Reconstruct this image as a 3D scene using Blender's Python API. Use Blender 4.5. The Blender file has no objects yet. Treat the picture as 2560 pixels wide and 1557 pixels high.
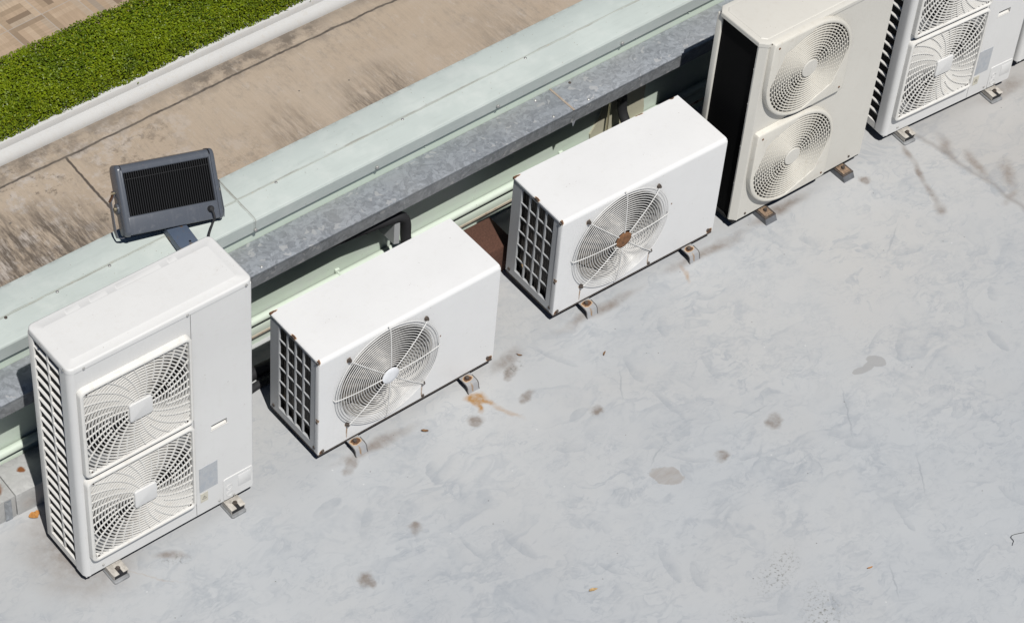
import bpy, bmesh, math, random
import numpy as np
from mathutils import Vector, Matrix

random.seed(7)
rng = np.random.default_rng(7)
SC = bpy.context.scene
COL = SC.collection
PI = math.pi

# ------------------------------------------------------------------ camera
cam_d = bpy.data.cameras.new("camera")
cam = bpy.data.objects.new("camera", cam_d)
COL.objects.link(cam)
R = ((0.78841914, -0.61155546, 0.06629615),
     (-0.41138515, -0.60432577, -0.68231417),
     (0.45733742, 0.5106763, -0.72804684))          # rows: right, down, forward
m = Matrix.Identity(4)
for i in range(3):
    m[i][0] = R[0][i]
    m[i][1] = -R[1][i]
    m[i][2] = -R[2][i]
m[0][3], m[1][3], m[2][3] = -3.25596349, -6.22418846, 9.23052267
cam.matrix_world = m
cam_d.sensor_width = 36.0
cam_d.lens = 6542.72 / 2560.0 * 36.0
cam_d.clip_start = 0.1
cam_d.clip_end = 500.0
SC.camera = cam

# ------------------------------------------------------------------ sky, sun, exposure
SUN = Vector((-0.165, -0.55, 1.0)).normalized()
EL = math.asin(SUN.z)
AZ = math.atan2(SUN.x, SUN.y)
world = bpy.data.worlds.new("World")
SC.world = world
world.use_nodes = True
wnt = world.node_tree
bg = wnt.nodes["Background"]
sky = wnt.nodes.new("ShaderNodeTexSky")
sky.sky_type = 'NISHITA'
sky.sun_disc = False
sky.sun_elevation = EL
sky.sun_rotation = AZ % (2 * PI)
sky.air_density = 0.45
sky.dust_density = 0.15
sky.ozone_density = 1.5
wnt.links.new(sky.outputs[0], bg.inputs[0])
bg.inputs[1].default_value = 0.05
sun_d = bpy.data.lights.new("sun", 'SUN')
sun_d.energy = 5.0
sun_d.angle = math.radians(0.5)
sun_d.color = (1.0, 0.978, 0.94)
sun = bpy.data.objects.new("sun", sun_d)
sun.rotation_euler = (-SUN).to_track_quat('-Z', 'Y').to_euler()
sun.location = (0, -4, 12)
COL.objects.link(sun)
SC.view_settings.view_transform = 'Standard'
SC.view_settings.look = 'None'
SC.view_settings.exposure = -0.22
SC.view_settings.gamma = 1.0
SC.cycles.max_bounces = 5
SC.cycles.diffuse_bounces = 1


# ------------------------------------------------------------------ node helper
class NT:
    def __init__(s, name):
        s.mat = bpy.data.materials.new(name)
        s.mat.use_nodes = True
        s.t = s.mat.node_tree
        s.b = s.t.nodes["Principled BSDF"]
        s._co = None

    def node(s, typ, ins=None, **props):
        n = s.t.nodes.new(typ)
        for k, v in props.items():
            setattr(n, k, v)
        for k, v in (ins or {}).items():
            s.set(n.inputs[k], v)
        return n

    def set(s, sock, v):
        if isinstance(v, bpy.types.NodeSocket):
            s.t.links.new(v, sock)
        elif v is not None:
            if sock.type == 'RGBA' and not isinstance(v, (int, float)) and len(v) == 3:
                v = (*v, 1)
            sock.default_value = v

    def co(s):
        if s._co is None:
            s._co = s.node("ShaderNodeTexCoord").outputs["Object"]
        return s._co

    def math(s, op, a, b=None, c=None, clamp=False):
        n = s.node("ShaderNodeMath", operation=op, use_clamp=clamp)
        for i, v in enumerate((a, b, c)):
            if v is not None:
                s.set(n.inputs[i], v)
        return n.outputs[0]

    def vmath(s, op, a, b=None, scale=None):
        n = s.node("ShaderNodeVectorMath", operation=op)
        s.set(n.inputs[0], a)
        if b is not None:
            s.set(n.inputs[1], b)
        if scale is not None:
            s.set(n.inputs["Scale"], scale)
        return n.outputs["Value"] if op in ('LENGTH', 'DISTANCE', 'DOT_PRODUCT') else n.outputs[0]

    def noise(s, scale, detail=4, rough=0.55, dist=0.0, vec=None, color=False):
        n = s.node("ShaderNodeTexNoise", {"Vector": vec if vec is not None else s.co(), "Scale": scale, "Detail": detail,
                                           "Roughness": rough, "Distortion": dist})
        return n.outputs["Color" if color else "Fac"]

    def vor(s, scale, vec=None, out="Distance", feature='F1', rand=1.0):
        n = s.node("ShaderNodeTexVoronoi", {"Vector": vec if vec is not None else s.co(), "Scale": scale, "Randomness": rand},
                   feature=feature)
        return n.outputs[out]

    def mapr(s, v, a, b, c=0.0, d=1.0, smooth=False):
        n = s.node("ShaderNodeMapRange", {0: v, 1: a, 2: b, 3: c, 4: d})
        if smooth:
            n.interpolation_type = 'SMOOTHSTEP'
        return n.outputs[0]

    def ramp(s, v, stops, interp='LINEAR'):
        n = s.node("ShaderNodeValToRGB", {0: v})
        cr = n.color_ramp
        cr.interpolation = interp
        while len(cr.elements) < len(stops):
            cr.elements.new(0.5)
        for e, (p, c) in zip(cr.elements, stops):
            e.position = p
            e.color = (c, c, c, 1) if isinstance(c, (int, float)) else (*c, 1)
        return n.outputs[0]

    def mix(s, f, a, b, mode='MIX'):
        n = s.node("ShaderNodeMix", data_type='RGBA', blend_type=mode)
        s.set(n.inputs[0], f)
        s.set(n.inputs[6], a)
        s.set(n.inputs[7], b)
        return n.outputs[2]

    def map(s, loc=(0, 0, 0), rot=(0, 0, 0), scale=(1, 1, 1), vec=None, typ='POINT'):
        n = s.node("ShaderNodeMapping", {"Vector": vec if vec is not None else s.co(), "Location": loc, "Rotation": rot,
                                          "Scale": scale}, vector_type=typ)
        return n.outputs[0]

    def sep(s, vec=None):
        return s.node("ShaderNodeSeparateXYZ", {0: vec if vec is not None else s.co()}).outputs

    def warp(s, scale, amp, detail=3):
        c = s.noise(scale, detail, color=True)
        d = s.vmath('SUBTRACT', c, (0.5, 0.5, 0.5))
        return s.vmath('ADD', s.co(), s.vmath('SCALE', d, scale=amp))

    def spot(s, vec, loc, scale, rot=0.0, soft=0.35):
        v = s.map(loc=loc, rot=(0, 0, rot), scale=scale, vec=vec, typ='TEXTURE')
        return s.mapr(s.vmath('LENGTH', v), 1.0, 1.0 - soft, 0.0, 1.0, True)

    def maxall(s, l):
        o = None                       # lazily, so that few values are alive at once
        for v in l:
            o = v if o is None else s.math('MAXIMUM', o, v)
        return o

    def bump(s, h, strength=0.2, dist=0.002):
        n = s.node("ShaderNodeBump", {"Height": h, "Strength": strength, "Distance": dist})
        s.set(s.b.inputs["Normal"], n.outputs[0])

    def done(s, color=None, rough=0.5, metal=0.0, spec=None):
        s.set(s.b.inputs["Base Color"], color)
        s.set(s.b.inputs["Roughness"], rough)
        s.set(s.b.inputs["Metallic"], metal)
        if spec is not None:
            s.set(s.b.inputs["Specular IOR Level"], spec)
        return s.mat


def painted(name, base, rough=0.4, grime=0.06, rust=(), runs=(), soil=(0.45, 0.40, 0.33)):
    n = NT(name)
    big = n.noise(2.3, 4, 0.6)
    col = n.mix(n.mapr(big, 0.35, 0.7, 0, 0.6), base, tuple(c * 0.91 for c in base))
    fine = n.noise(26, 5, 0.65)
    gm = n.math('MULTIPLY', n.mapr(fine, 0.55, 0.8), grime * 3)
    col = n.mix(gm, col, soil)
    streak = n.noise(1.0, 4, 0.6, vec=n.map(scale=(38, 38, 3)))
    col = n.mix(n.math('MULTIPLY', n.mapr(streak, 0.55, 0.78), grime * 1.3), col, soil)
    specks = n.math('LESS_THAN', n.vor(48, vec=n.warp(40, 0.03)), 0.10)
    pick = n.math('GREATER_THAN', n.noise(9, 2), 0.62)
    col = n.mix(n.math('MULTIPLY', n.math('MULTIPLY', specks, pick), 0.55), col, (0.25, 0.2, 0.15))
    r = n.math('ADD', rough, n.math('MULTIPLY', fine, 0.12))
    if rust:
        w = n.warp(34, 0.02, 4)
        mm = n.maxall(n.spot(w, loc, sc, 0, 0.55) for loc, sc in rust)
        tone = n.mix(n.noise(60, 4), (0.17, 0.075, 0.032), (0.045, 0.030, 0.023))
        edge = n.mix(n.mapr(mm, 0.0, 0.35, 0, 0.75), col, (0.55, 0.33, 0.14))
        col = n.mix(n.mapr(mm, 0.45, 0.62), edge, tone)
        r = n.math('ADD', r, n.math('MULTIPLY', mm, 0.4))
    if runs:
        w = n.warp(16, 0.006, 3)
        mm = n.maxall(n.spot(w, loc, sc, 0, 0.5) for loc, sc in runs)
        col = n.mix(n.math('MULTIPLY', mm, n.mapr(n.noise(45, 4), 0.3, 0.6, 0.45, 0.9)), col, (0.27, 0.155, 0.065))
    n.bump(n.noise(9, 3), 0.08, 0.004)
    return n.done(col, r)


def simple(name, base, rough=0.5, metal=0.0, var=0.12, scale=20):
    n = NT(name)
    f = n.noise(scale, 4, 0.6)
    col = n.mix(n.mapr(f, 0.3, 0.7), tuple(c * (1 - var) for c in base), tuple(min(1, c * (1 + var)) for c in base))
    return n.done(col, n.math('ADD', rough - 0.06, n.math('MULTIPLY', f, 0.12)), metal)


M = {}
M['shell'] = painted('off_white_painted_metal', (0.72, 0.715, 0.70), 0.42, 0.05)
M['shell_plastic'] = painted('off_white_plastic', (0.74, 0.725, 0.69), 0.5, 0.12, soil=(0.5, 0.43, 0.34))
M['cream'] = painted('cream_painted_metal', (0.655, 0.632, 0.575), 0.42, 0.06)
M['cream_plastic'] = painted('cream_plastic', (0.70, 0.67, 0.60), 0.5, 0.12, soil=(0.45, 0.38, 0.28))
M['frame_shaded'] = painted('white_frame_in_shade', (0.42, 0.43, 0.44), 0.45, 0.1)  # white side frame; the grey puts its shade into the colour
M['wire'] = simple('white_coated_wire', (0.72, 0.71, 0.69), 0.4)
M['fan_white'] = simple('white_fan_plastic', (0.46, 0.445, 0.42), 0.45, var=0.2, scale=12)
M['fan_shaded'] = simple('shade_dark_fan_plastic', (0.012, 0.012, 0.012), 0.7)  # fan colour darkened to stand in for shade inside the casing
M['shroud_shaded'] = simple('shade_dark_shroud_plastic', (0.016, 0.015, 0.014), 0.8)  # shroud painted dark so the shade behind the guard reads black
M['fan_blade'] = simple('shaded_white_fan_blade', (0.15, 0.135, 0.118), 0.5, var=0.3, scale=14)  # white blades, darkened by the shade painted into their colour
M['dark'] = simple('shade_black_interior', (0.006, 0.006, 0.0065), 0.9)  # inner surfaces painted near black to hold the shade in there
M['rubber'] = simple('black_rubber_foam', (0.018, 0.018, 0.02), 0.75, scale=60)
M['rust'] = simple('rusty_steel', (0.16, 0.07, 0.03), 0.85, var=0.6, scale=70)
M['rust_dark'] = simple('dark_rusty_steel', (0.075, 0.060, 0.050), 0.8, var=0.6, scale=70)
M['zinc'] = simple('zinc_screw', (0.55, 0.54, 0.52), 0.35, 0.7)
M['brass'] = simple('brass_bolt', (0.55, 0.47, 0.32), 0.3, 0.8)
M['lamp_paint'] = painted('grey_lamp_paint', (0.092, 0.102, 0.122), 0.25, 0.08, soil=(0.3, 0.3, 0.3))
M['lamp_fin'] = simple('dark_lamp_fins', (0.004, 0.0045, 0.0065), 0.6)
M['glass'] = simple('lamp_glass', (0.2, 0.22, 0.24), 0.08)
M['pad_grey'] = simple('grey_painted_sealant', (0.26, 0.265, 0.27), 0.6, var=0.3)
M['edge_grey'] = simple('dark_grey_steel_edge', (0.10, 0.095, 0.09), 0.6, var=0.4, scale=80)
M['foot_plate'] = simple('dusty_beige_foot_plate', (0.46, 0.43, 0.385), 0.55, var=0.25, scale=60)


def coil_mat(name, a, b, pitch=420.0):
    n = NT(name)
    x, y, z = n.sep()
    w = n.math('SINE', n.math('MULTIPLY', n.math('ADD', x, y), pitch))
    bars = n.math('SINE', n.math('MULTIPLY', z, 125.0))
    col = n.mix(n.mapr(w, -0.2, 0.6), a, b)
    col = n.mix(n.mapr(bars, 0.5, 0.9, 0, 0.6), col, a)
    col = n.mix(n.mapr(n.noise(14, 4), 0.5, 0.75, 0, 0.6), col, a)
    return n.done(col, 0.6)


M['coil'] = coil_mat('brown_fin_coil', (0.012, 0.011, 0.010), (0.10, 0.088, 0.075))


def mesh_guard_mat():
    n = NT('black_coil_mesh')
    x, y, z = n.sep()
    a = n.math('SINE', n.math('MULTIPLY', n.math('ADD', y, n.math('MULTIPLY', z, 0.6)), 520.0))
    b = n.math('SINE', n.math('MULTIPLY', n.math('SUBTRACT', y, n.math('MULTIPLY', z, 0.6)), 520.0))
    wv = n.math('MAXIMUM', a, b)
    col = n.mix(n.mapr(wv, 0.75, 0.95), (0.002, 0.002, 0.0022), (0.009, 0.009, 0.0095))
    scr = n.noise(1, 5, 0.7, vec=n.map(scale=(30, 30, 140)))
    col = n.mix(n.math('MULTIPLY', n.mapr(scr, 0.68, 0.75), n.mapr(n.noise(5, 2), 0.5, 0.6)), col, (0.06, 0.06, 0.06))
    return n.done(col, 0.9, 0.0, 0.1)


M['coil_mesh'] = mesh_guard_mat()


def galv_mat(name='galvanised_steel', base=(0.30, 0.32, 0.345), rust=(), flake=0.8):
    n = NT(name)
    w = n.warp(9, 0.16, 3)
    c1 = n.node("ShaderNodeTexVoronoi", {"Vector": n.map(scale=(1.0, 1.5, 1.0), vec=w), "Scale": 40.0}).outputs["Color"]
    c2 = n.node("ShaderNodeTexVoronoi", {"Vector": n.map(scale=(1.6, 0.9, 1.0), vec=w), "Scale": 95.0}).outputs["Color"]
    v1 = n.node("ShaderNodeSeparateColor", {0: c1}).outputs[0]
    v2 = n.node("ShaderNodeSeparateColor", {0: c2}).outputs[1]
    t = n.math('ADD', n.math('MULTIPLY', v1, 0.65), n.math('MULTIPLY', v2, 0.35))
    col = n.mix(n.mapr(t, 0.15, 0.9), tuple(c * (1 - 0.27 * flake) for c in base), tuple(c * (1 + 0.32 * flake) for c in base))
    fl = n.math('MULTIPLY', n.math('GREATER_THAN', v1, 0.92), n.math('GREATER_THAN', n.noise(5, 2), 0.5))
    col = n.mix(n.math('MULTIPLY', fl, 0.35), col, (0.55, 0.53, 0.50))
    col = n.mix(n.mapr(n.noise(3, 4), 0.45, 0.75, 0, 0.35), col, (0.42, 0.41, 0.39))
    if rust:
        w2 = n.warp(30, 0.03, 4)
        mm = n.maxall([n.spot(w2, loc, sc, 0, 0.5) for loc, sc in rust])
        col = n.mix(mm, col, (0.24, 0.09, 0.03))
    n.bump(n.noise(4, 3), 0.08, 0.01)
    return n.done(col, n.mapr(v2, 0, 1, 0.42, 0.6), 0.25)


M['galv'] = galv_mat()
M['galv_old'] = galv_mat('weathered_galvanised_trunking', (0.50, 0.50, 0.49), flake=0.25,
                         rust=(((-0.10, 0.60, 0.14), (0.045, 0.06, 0.05)), ((0.055, 0.625, 0.14), (0.022, 0.022, 0.04)),
                               ((-0.28, 0.55, 0.14), (0.05, 0.04, 0.05))))


def green_mat(name, base, dirt=0.5, seams=False):
    n = NT(name)
    x, y, z = n.sep()
    col = n.mix(n.mapr(n.noise(1.6, 5, 0.6), 0.35, 0.68), base, tuple(c * 0.90 for c in base))
    fade = n.mapr(n.noise(5.5, 6, 0.65), 0.48, 0.72, 0, 0.55)
    st = n.noise(1.0, 6, 0.65, vec=n.map(scale=(5, 30, 30)))
    col = n.mix(n.mapr(st, 0.52, 0.72, 0, 0.3), col, tuple(q * 0.72 for q in base))
    col = n.mix(fade, col, (0.60, 0.63, 0.60))
    d = n.mapr(n.noise(34, 6, 0.72), 0.64, 0.76, 0, dirt)
    d = n.math('MULTIPLY', d, n.mapr(n.noise(3.1, 3), 0.42, 0.62))
    col = n.mix(d, col, (0.20, 0.19, 0.17))
    sp = n.math('MULTIPLY', n.math('LESS_THAN', n.vor(38), 0.085), n.math('GREATER_THAN', n.noise(7, 2), 0.55))
    col = n.mix(n.math('MULTIPLY', sp, 0.6), col, (0.23, 0.17, 0.11))
    if seams:                          # grime that has settled along the lap seams
        wv = n.math('MULTIPLY', n.math('SUBTRACT', n.noise(14, 4), 0.5), 0.014)
        a = n.math('ABSOLUTE', n.math('ADD', n.math('SUBTRACT', y, 0.848), wv))
        b_ = n.math('ABSOLUTE', n.math('ADD', n.math('SUBTRACT', x, 1.410), wv))
        g = n.math('MULTIPLY', n.mapr(n.math('MINIMUM', a, b_), 0.0, 0.009, 1, 0, True), n.mapr(n.noise(4.5, 5, 0.7), 0.38, 0.6, 0.12, 0.8))
        col = n.mix(g, col, (0.25, 0.235, 0.20))
        line = n.mapr(n.math('ABSOLUTE', n.math('SUBTRACT', x, 1.412)), 0.0012, 0.0026, 1, 0)
        col = n.mix(n.math('MULTIPLY', line, 0.4), col, (0.13, 0.12, 0.10))
        ed = n.math('MULTIPLY', n.mapr(y, 0.980, 0.996, 0, 1), n.mapr(n.noise(16, 5, 0.7), 0.45, 0.62))
        col = n.mix(n.math('MULTIPLY', ed, 0.4), col, (0.16, 0.16, 0.15))
    n.bump(n.noise(3.0, 3), 0.12, 0.01)
    return n.done(col, n.mapr(n.noise(8), 0.3, 0.7, 0.38, 0.5))


M['green_cap'] = green_mat('pale_green_coping_paint', (0.505, 0.555, 0.528), 0.75, seams=True)
M['green_wall'] = green_mat('green_wall_paint', (0.60, 0.69, 0.59), 0.25)
M['green_trim'] = green_mat('worn_green_trim', (0.63, 0.71, 0.61), 0.9)
M['plaster'] = painted('beige_patch_plaster', (0.46, 0.44, 0.33), 0.8, 0.2)


def brown_mat():
    n = NT('brown_speckled_block')
    col = n.mix(n.mapr(n.noise(140, 4, 0.7), 0.35, 0.65), (0.066, 0.029, 0.019), (0.115, 0.052, 0.034))
    col = n.mix(n.math('LESS_THAN', n.vor(60), 0.06), col, (0.3, 0.22, 0.17))
    n.bump(n.noise(120, 3), 0.3, 0.002)
    return n.done(col, 0.9)


M['brown'] = brown_mat()


def arm_mat():
    n = NT('blue_grey_steel_rusting')
    f = n.noise(17, 6, 0.7, vec=n.map(scale=(1, 0.7, 1)))
    col = n.mix(n.mapr(n.noise(6), 0.3, 0.7), (0.085, 0.115, 0.17), (0.12, 0.15, 0.205))
    col = n.mix(n.mapr(f, 0.55, 0.60, 0, 0.9), col, (0.17, 0.115, 0.07))
    return n.done(col, 0.5, 0.2)


M['arm'] = arm_mat()


# ------------------------------------------------------------------ roof floor material
def floor_mat():
    n = NT('painted_roof_screed')
    x, y, z = n.sep()
    w = n.warp(5.5, 0.09, 3)
    w2 = n.warp(16, 0.035, 4)
    c = n.mix(n.mapr(n.noise(0.75, 4, 0.55, 0.6), 0.32, 0.68), (0.412, 0.433, 0.456), (0.470, 0.485, 0.497))
    warm = n.mapr(n.noise(1.15, 4, 0.6, 0.8, vec=n.map(loc=(3, 1, 0))), 0.42, 0.72)
    right = n.mapr(n.math('SUBTRACT', n.math('MULTIPLY', x, 0.5), n.math('MULTIPLY', n.math('ABSOLUTE', n.math('ADD', y, 0.4)), 1.3)),
                   0.4, 2.6, 0, 0.8)
    back = n.mapr(y, -0.35, 0.35, 0, 0.65)
    warm = n.math('ADD', n.math('MULTIPLY', warm, 0.38), n.math('MAXIMUM', right, back), clamp=True)
    c = n.mix(n.math('MULTIPLY', warm, 0.7), c, (0.475, 0.462, 0.443))
    # smears: a contour of the noise with one sharp edge and one soft one
    for sc, off, k, lo, ed in ((3.1, 0, 0.70, 0.49, 0.035), (5.6, 5, 0.85, 0.51, 0.020), (10.5, 11, 0.75, 0.51, 0.02), (19, 17, 0.5, 0.52, 0.02)):
        nz = n.noise(sc, 3.2, 0.55, 0.9, vec=n.map(loc=(off, off * 2, off), rot=(0, 0, 0.6), scale=(1, 1.7, 1), vec=w))
        sm = n.ramp(nz, [(0.0, 0), (lo, 0), (lo + ed, 1), (lo + ed + 0.06, 0.3), (lo + 0.20, 0)])
        patch = n.math('MULTIPLY', n.mapr(n.noise(sc * 0.45, 3, 0.6, vec=n.map(loc=(off + 7, 2, 1))), 0.44, 0.60),
                       n.mapr(n.noise(sc * 2.3, 3, 0.6, vec=n.map(loc=(1, off, 3))), 0.36, 0.58, 0.15, 1))
        c = n.mix(n.math('MULTIPLY', n.math('MULTIPLY', sm, patch), k * 0.60), c, (0.290, 0.316, 0.350))
    # footprints and wipe marks
    mk = None
    r = random.Random(31)
    for i in range(58):
        mx, my = r.uniform(0.7, 5.3), r.uniform(-2.3, 0.1)
        ro = r.uniform(0, PI)
        L, Wd = r.uniform(0.05, 0.12), r.uniform(0.016, 0.04)
        if i % 6 == 5:                 # chained, so that the shader compiler takes the marks in turn
            w2 = n.vmath('ADD', w2, n.vmath('SCALE', mk, scale=1e-6))
        v = n.map(loc=(mx, my, 0), rot=(0, 0, ro), scale=(L, Wd, 1), vec=w2, typ='TEXTURE')
        ln = n.vmath('LENGTH', v)
        body = n.mapr(ln, 1.0, 0.86, 0, 1, True)
        sx = n.sep(v)[1]
        one = n.math('MULTIPLY', body, n.mapr(sx, -1.0, 0.9, 0.05, 1.0))
        mk = one if mk is None else n.math('MAXIMUM', mk, one)
    tread = n.mapr(n.math('SINE', n.math('MULTIPLY', n.math('ADD', x, y), 520.0)), -0.6, 0.6, 0.75, 1.0)
    c = n.mix(n.math('MULTIPLY', n.math('MULTIPLY', mk, tread), n.mapr(n.noise(9, 4, 0.6), 0.35, 0.65, 0.15, 0.62)), c, (0.265, 0.290, 0.322))
    # long thin scuffs
    sc_ = None
    for i in range(12):
        mx, my = r.uniform(1.2, 5.0), r.uniform(-2.3, -0.2)
        v = n.map(loc=(mx, my, 0), rot=(0, 0, r.uniform(-0.2, 1.2)), scale=(r.uniform(0.08, 0.2), 0.006, 1), vec=w2, typ='TEXTURE')
        one = n.mapr(n.vmath('LENGTH', v), 1.0, 0.3, 0, 1)
        sc_ = one if sc_ is None else n.math('MAXIMUM', sc_, one)
    c = n.mix(n.math('MULTIPLY', sc_, 0.45), c, (0.25, 0.27, 0.295))
    hair = n.mapr(n.math('ABSOLUTE', n.math('SUBTRACT', n.noise(7, 2, 0.5, 1.5), 0.5)), 0.0, 0.012, 1, 0)
    c = n.mix(n.math('MULTIPLY', n.math('MULTIPLY', hair, n.mapr(n.noise(3.3), 0.5, 0.65)), 0.22), c, (0.25, 0.27, 0.30))
    # bare brown patches where the paint has worn off
    pts = [(2.262, -0.226, .050, .032, .3), (2.482, -0.48, .036, .026, .8), (1.972, -0.204, .042, .034, 2.4), (3.131, -1.004, .050, .040, .6),
           (2.792, -1.024, .042, .030, .2), (1.373, -0.56, .040, .030, .5), (1.02, -0.668, .048, .034, 1.2), (4.619, -0.041, .034, .030, .2),
           (1.338, -0.095, .060, .03, .7), (2.294, -0.063, .05, .03, .3)]
    w3 = n.warp(15, 0.075, 5)
    pm = n.maxall(n.spot(w3, (a, b, 0), (p * 1.30, q * 1.30, 1), ro, 0.60) for a, b, p, q, ro in pts)
    shade = n.mapr(n.noise(17, 4), 0.35, 0.65, 0.35, 1.0)
    c = n.mix(n.math('MULTIPLY', pm, shade), c, (0.225, 0.195, 0.172))
    pale = n.maxall([n.spot(w3, (2.501, -0.968, 0), (.085, .058, 1), 2.2, 0.12)])
    c = n.mix(n.math('MULTIPLY', pale, n.mapr(n.noise(14, 3, 0.5, vec=n.map(scale=(1, 3, 1))), 0.3, 0.7, 0.5, 0.9)), c, (0.325, 0.300, 0.280))
    grey = n.maxall([n.spot(w2, (3.690, -1.003, 0), (.048, .019, 1), -0.25, 0.08), n.spot(w2, (3.745, -1.005, 0), (.045, .022, 1), 0.3, 0.08), n.spot(w2, (3.798, -1.00, 0), (.050, .034, 1), -0.75, 0.08)])
    c = n.mix(n.math('MULTIPLY', grey, 0.65), c, (0.305, 0.300, 0.297))
    # dirty run-off by the far units and a patched joint
    run = n.maxall(n.spot(w, (a, b_, 0), (p, q, 1), ro, 0.9) for a, b_, p, q, ro in (
        (4.935, -0.03, .12, .028, 1.3), (4.895, -0.16, .13, .026, 1.25), (4.84, -0.32, .15, .032, 1.2), (4.80, -0.41, .07, .045, 1.0),
        (5.15, -0.10, .16, .05, 1.25), (5.195, -0.28, .16, .05, 1.3), (5.28, -0.42, .16, .06, 0.9), (5.16, -0.56, .10, .03, 0.4),
        (5.75, 0.05, .25, .07, 0.1), (4.1, 0.05, .30, .06, 0.0), (0.1, 0.2, .35, .4, 0.0), (2.33, 0.02, .16, .05, 0.2), (0.40, -0.07, .10, .035, -0.6),
        (3.6, 0.03, .35, .05, 0.0), (1.5, -0.06, .3, .05, 0.0), (2.9, 0.02, .35, .05, 0.0)))
    c = n.mix(n.math('MULTIPLY', run, n.mapr(n.noise(9, 5, 0.7), 0.34, 0.62, 0.30, 1.0)), c, (0.235, 0.203, 0.180))
    joint = n.math('SUBTRACT', n.math('ADD', 0.25, n.math('ADD', n.math('MULTIPLY', n.math('SUBTRACT', x, 5.356), 0.99), n.math('MULTIPLY', n.math('ADD', y, 0.074), 0.12))),
                   n.math('MULTIPLY', n.math('SUBTRACT', n.noise(3, 4), 0.5), 0.16))
    c = n.mix(n.mapr(n.math('ABSOLUTE', joint), 0, 0.03, 0.5, 0), c, (0.21, 0.19, 0.175))
    c = n.mix(n.mapr(joint, -0.01, 0.05, 0, 0.25), c, (0.34, 0.31, 0.28))
    # rust washed down from the feet
    wr = n.warp(11, 0.07, 4)
    ru = n.maxall([n.spot(wr, (2.060, -0.100, 0), (.065, .05, 1), -0.6, 0.55), n.spot(wr, (2.040, -0.135, 0), (.075, .020, 1), 1.2, 0.8), n.spot(wr, (2.085, -0.135, 0), (.085, .030, 1), -1.0, 0.8),
                   n.math('MULTIPLY', n.spot(wr, (2.13, -0.24, 0), (.12, .026, 1), -1.1, 0.95), 0.45),
                   n.math('MULTIPLY', n.spot(wr, (3.41, -0.035, 0), (.08, .018, 1), -2.0, 0.9), 0.55),
                   n.math('MULTIPLY', n.spot(wr, (0.26, -0.11, 0), (.2, .006, 1), 2.3, 0.9), 0.25)])
    c = n.mix(n.math('MULTIPLY', ru, n.mapr(n.noise(24, 6, 0.7), 0.32, 0.56, 0.35, 1.0)), c, (0.34, 0.185, 0.06))
    # mildew specks in a few areas and stray dots everywhere
    area = n.maxall([n.spot(w, (2.56, -1.68, 0), (.22, .11, 1), 0.4, 0.9), n.spot(w, (2.55, -2.0, 0), (.12, .30, 1), -0.5, 0.9),
                     n.spot(w, (0.40, -0.10, 0), (.11, .05, 1), -0.6, 0.9), n.spot(w, (2.32, -0.03, 0), (.12, .04, 1), 0.1, 0.9),
                     n.spot(w, (2.2, -1.85, 0), (.10, .22, 1), -0.3, 0.9)])
    mil = n.math('MULTIPLY', n.mapr(n.noise(62, 4, 0.7), 0.54, 0.62), area)
    c = n.mix(n.math('MULTIPLY', mil, 0.85), c, (0.19, 0.19, 0.175))
    dots = n.math('MULTIPLY', n.math('LESS_THAN', n.vor(13), 0.045), n.math('GREATER_THAN', n.noise(11, 1, vec=n.map(loc=(4, 4, 4))), 0.56))
    c = n.mix(n.math('MULTIPLY', dots, 0.6), c, (0.10, 0.09, 0.08))
    wd = n.math('MULTIPLY', n.math('LESS_THAN', n.vor(9, vec=n.map(loc=(1.7, 2.2, 0.3))), 0.04), n.math('GREATER_THAN', n.noise(8, 1, vec=n.map(loc=(9, 4, 1))), 0.55))
    c = n.mix(n.math('MULTIPLY', wd, 0.45), c, (0.68, 0.68, 0.67))
    n.bump(n.math('ADD', n.noise(6, 5, 0.6), n.math('MULTIPLY', n.noise(90, 3), 0.12)), 0.10, 0.008)
    return n.done(c, n.mapr(n.noise(4, 4), 0.3, 0.7, 0.42, 0.62), 0.0)


M['floor'] = floor_mat()


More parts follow.
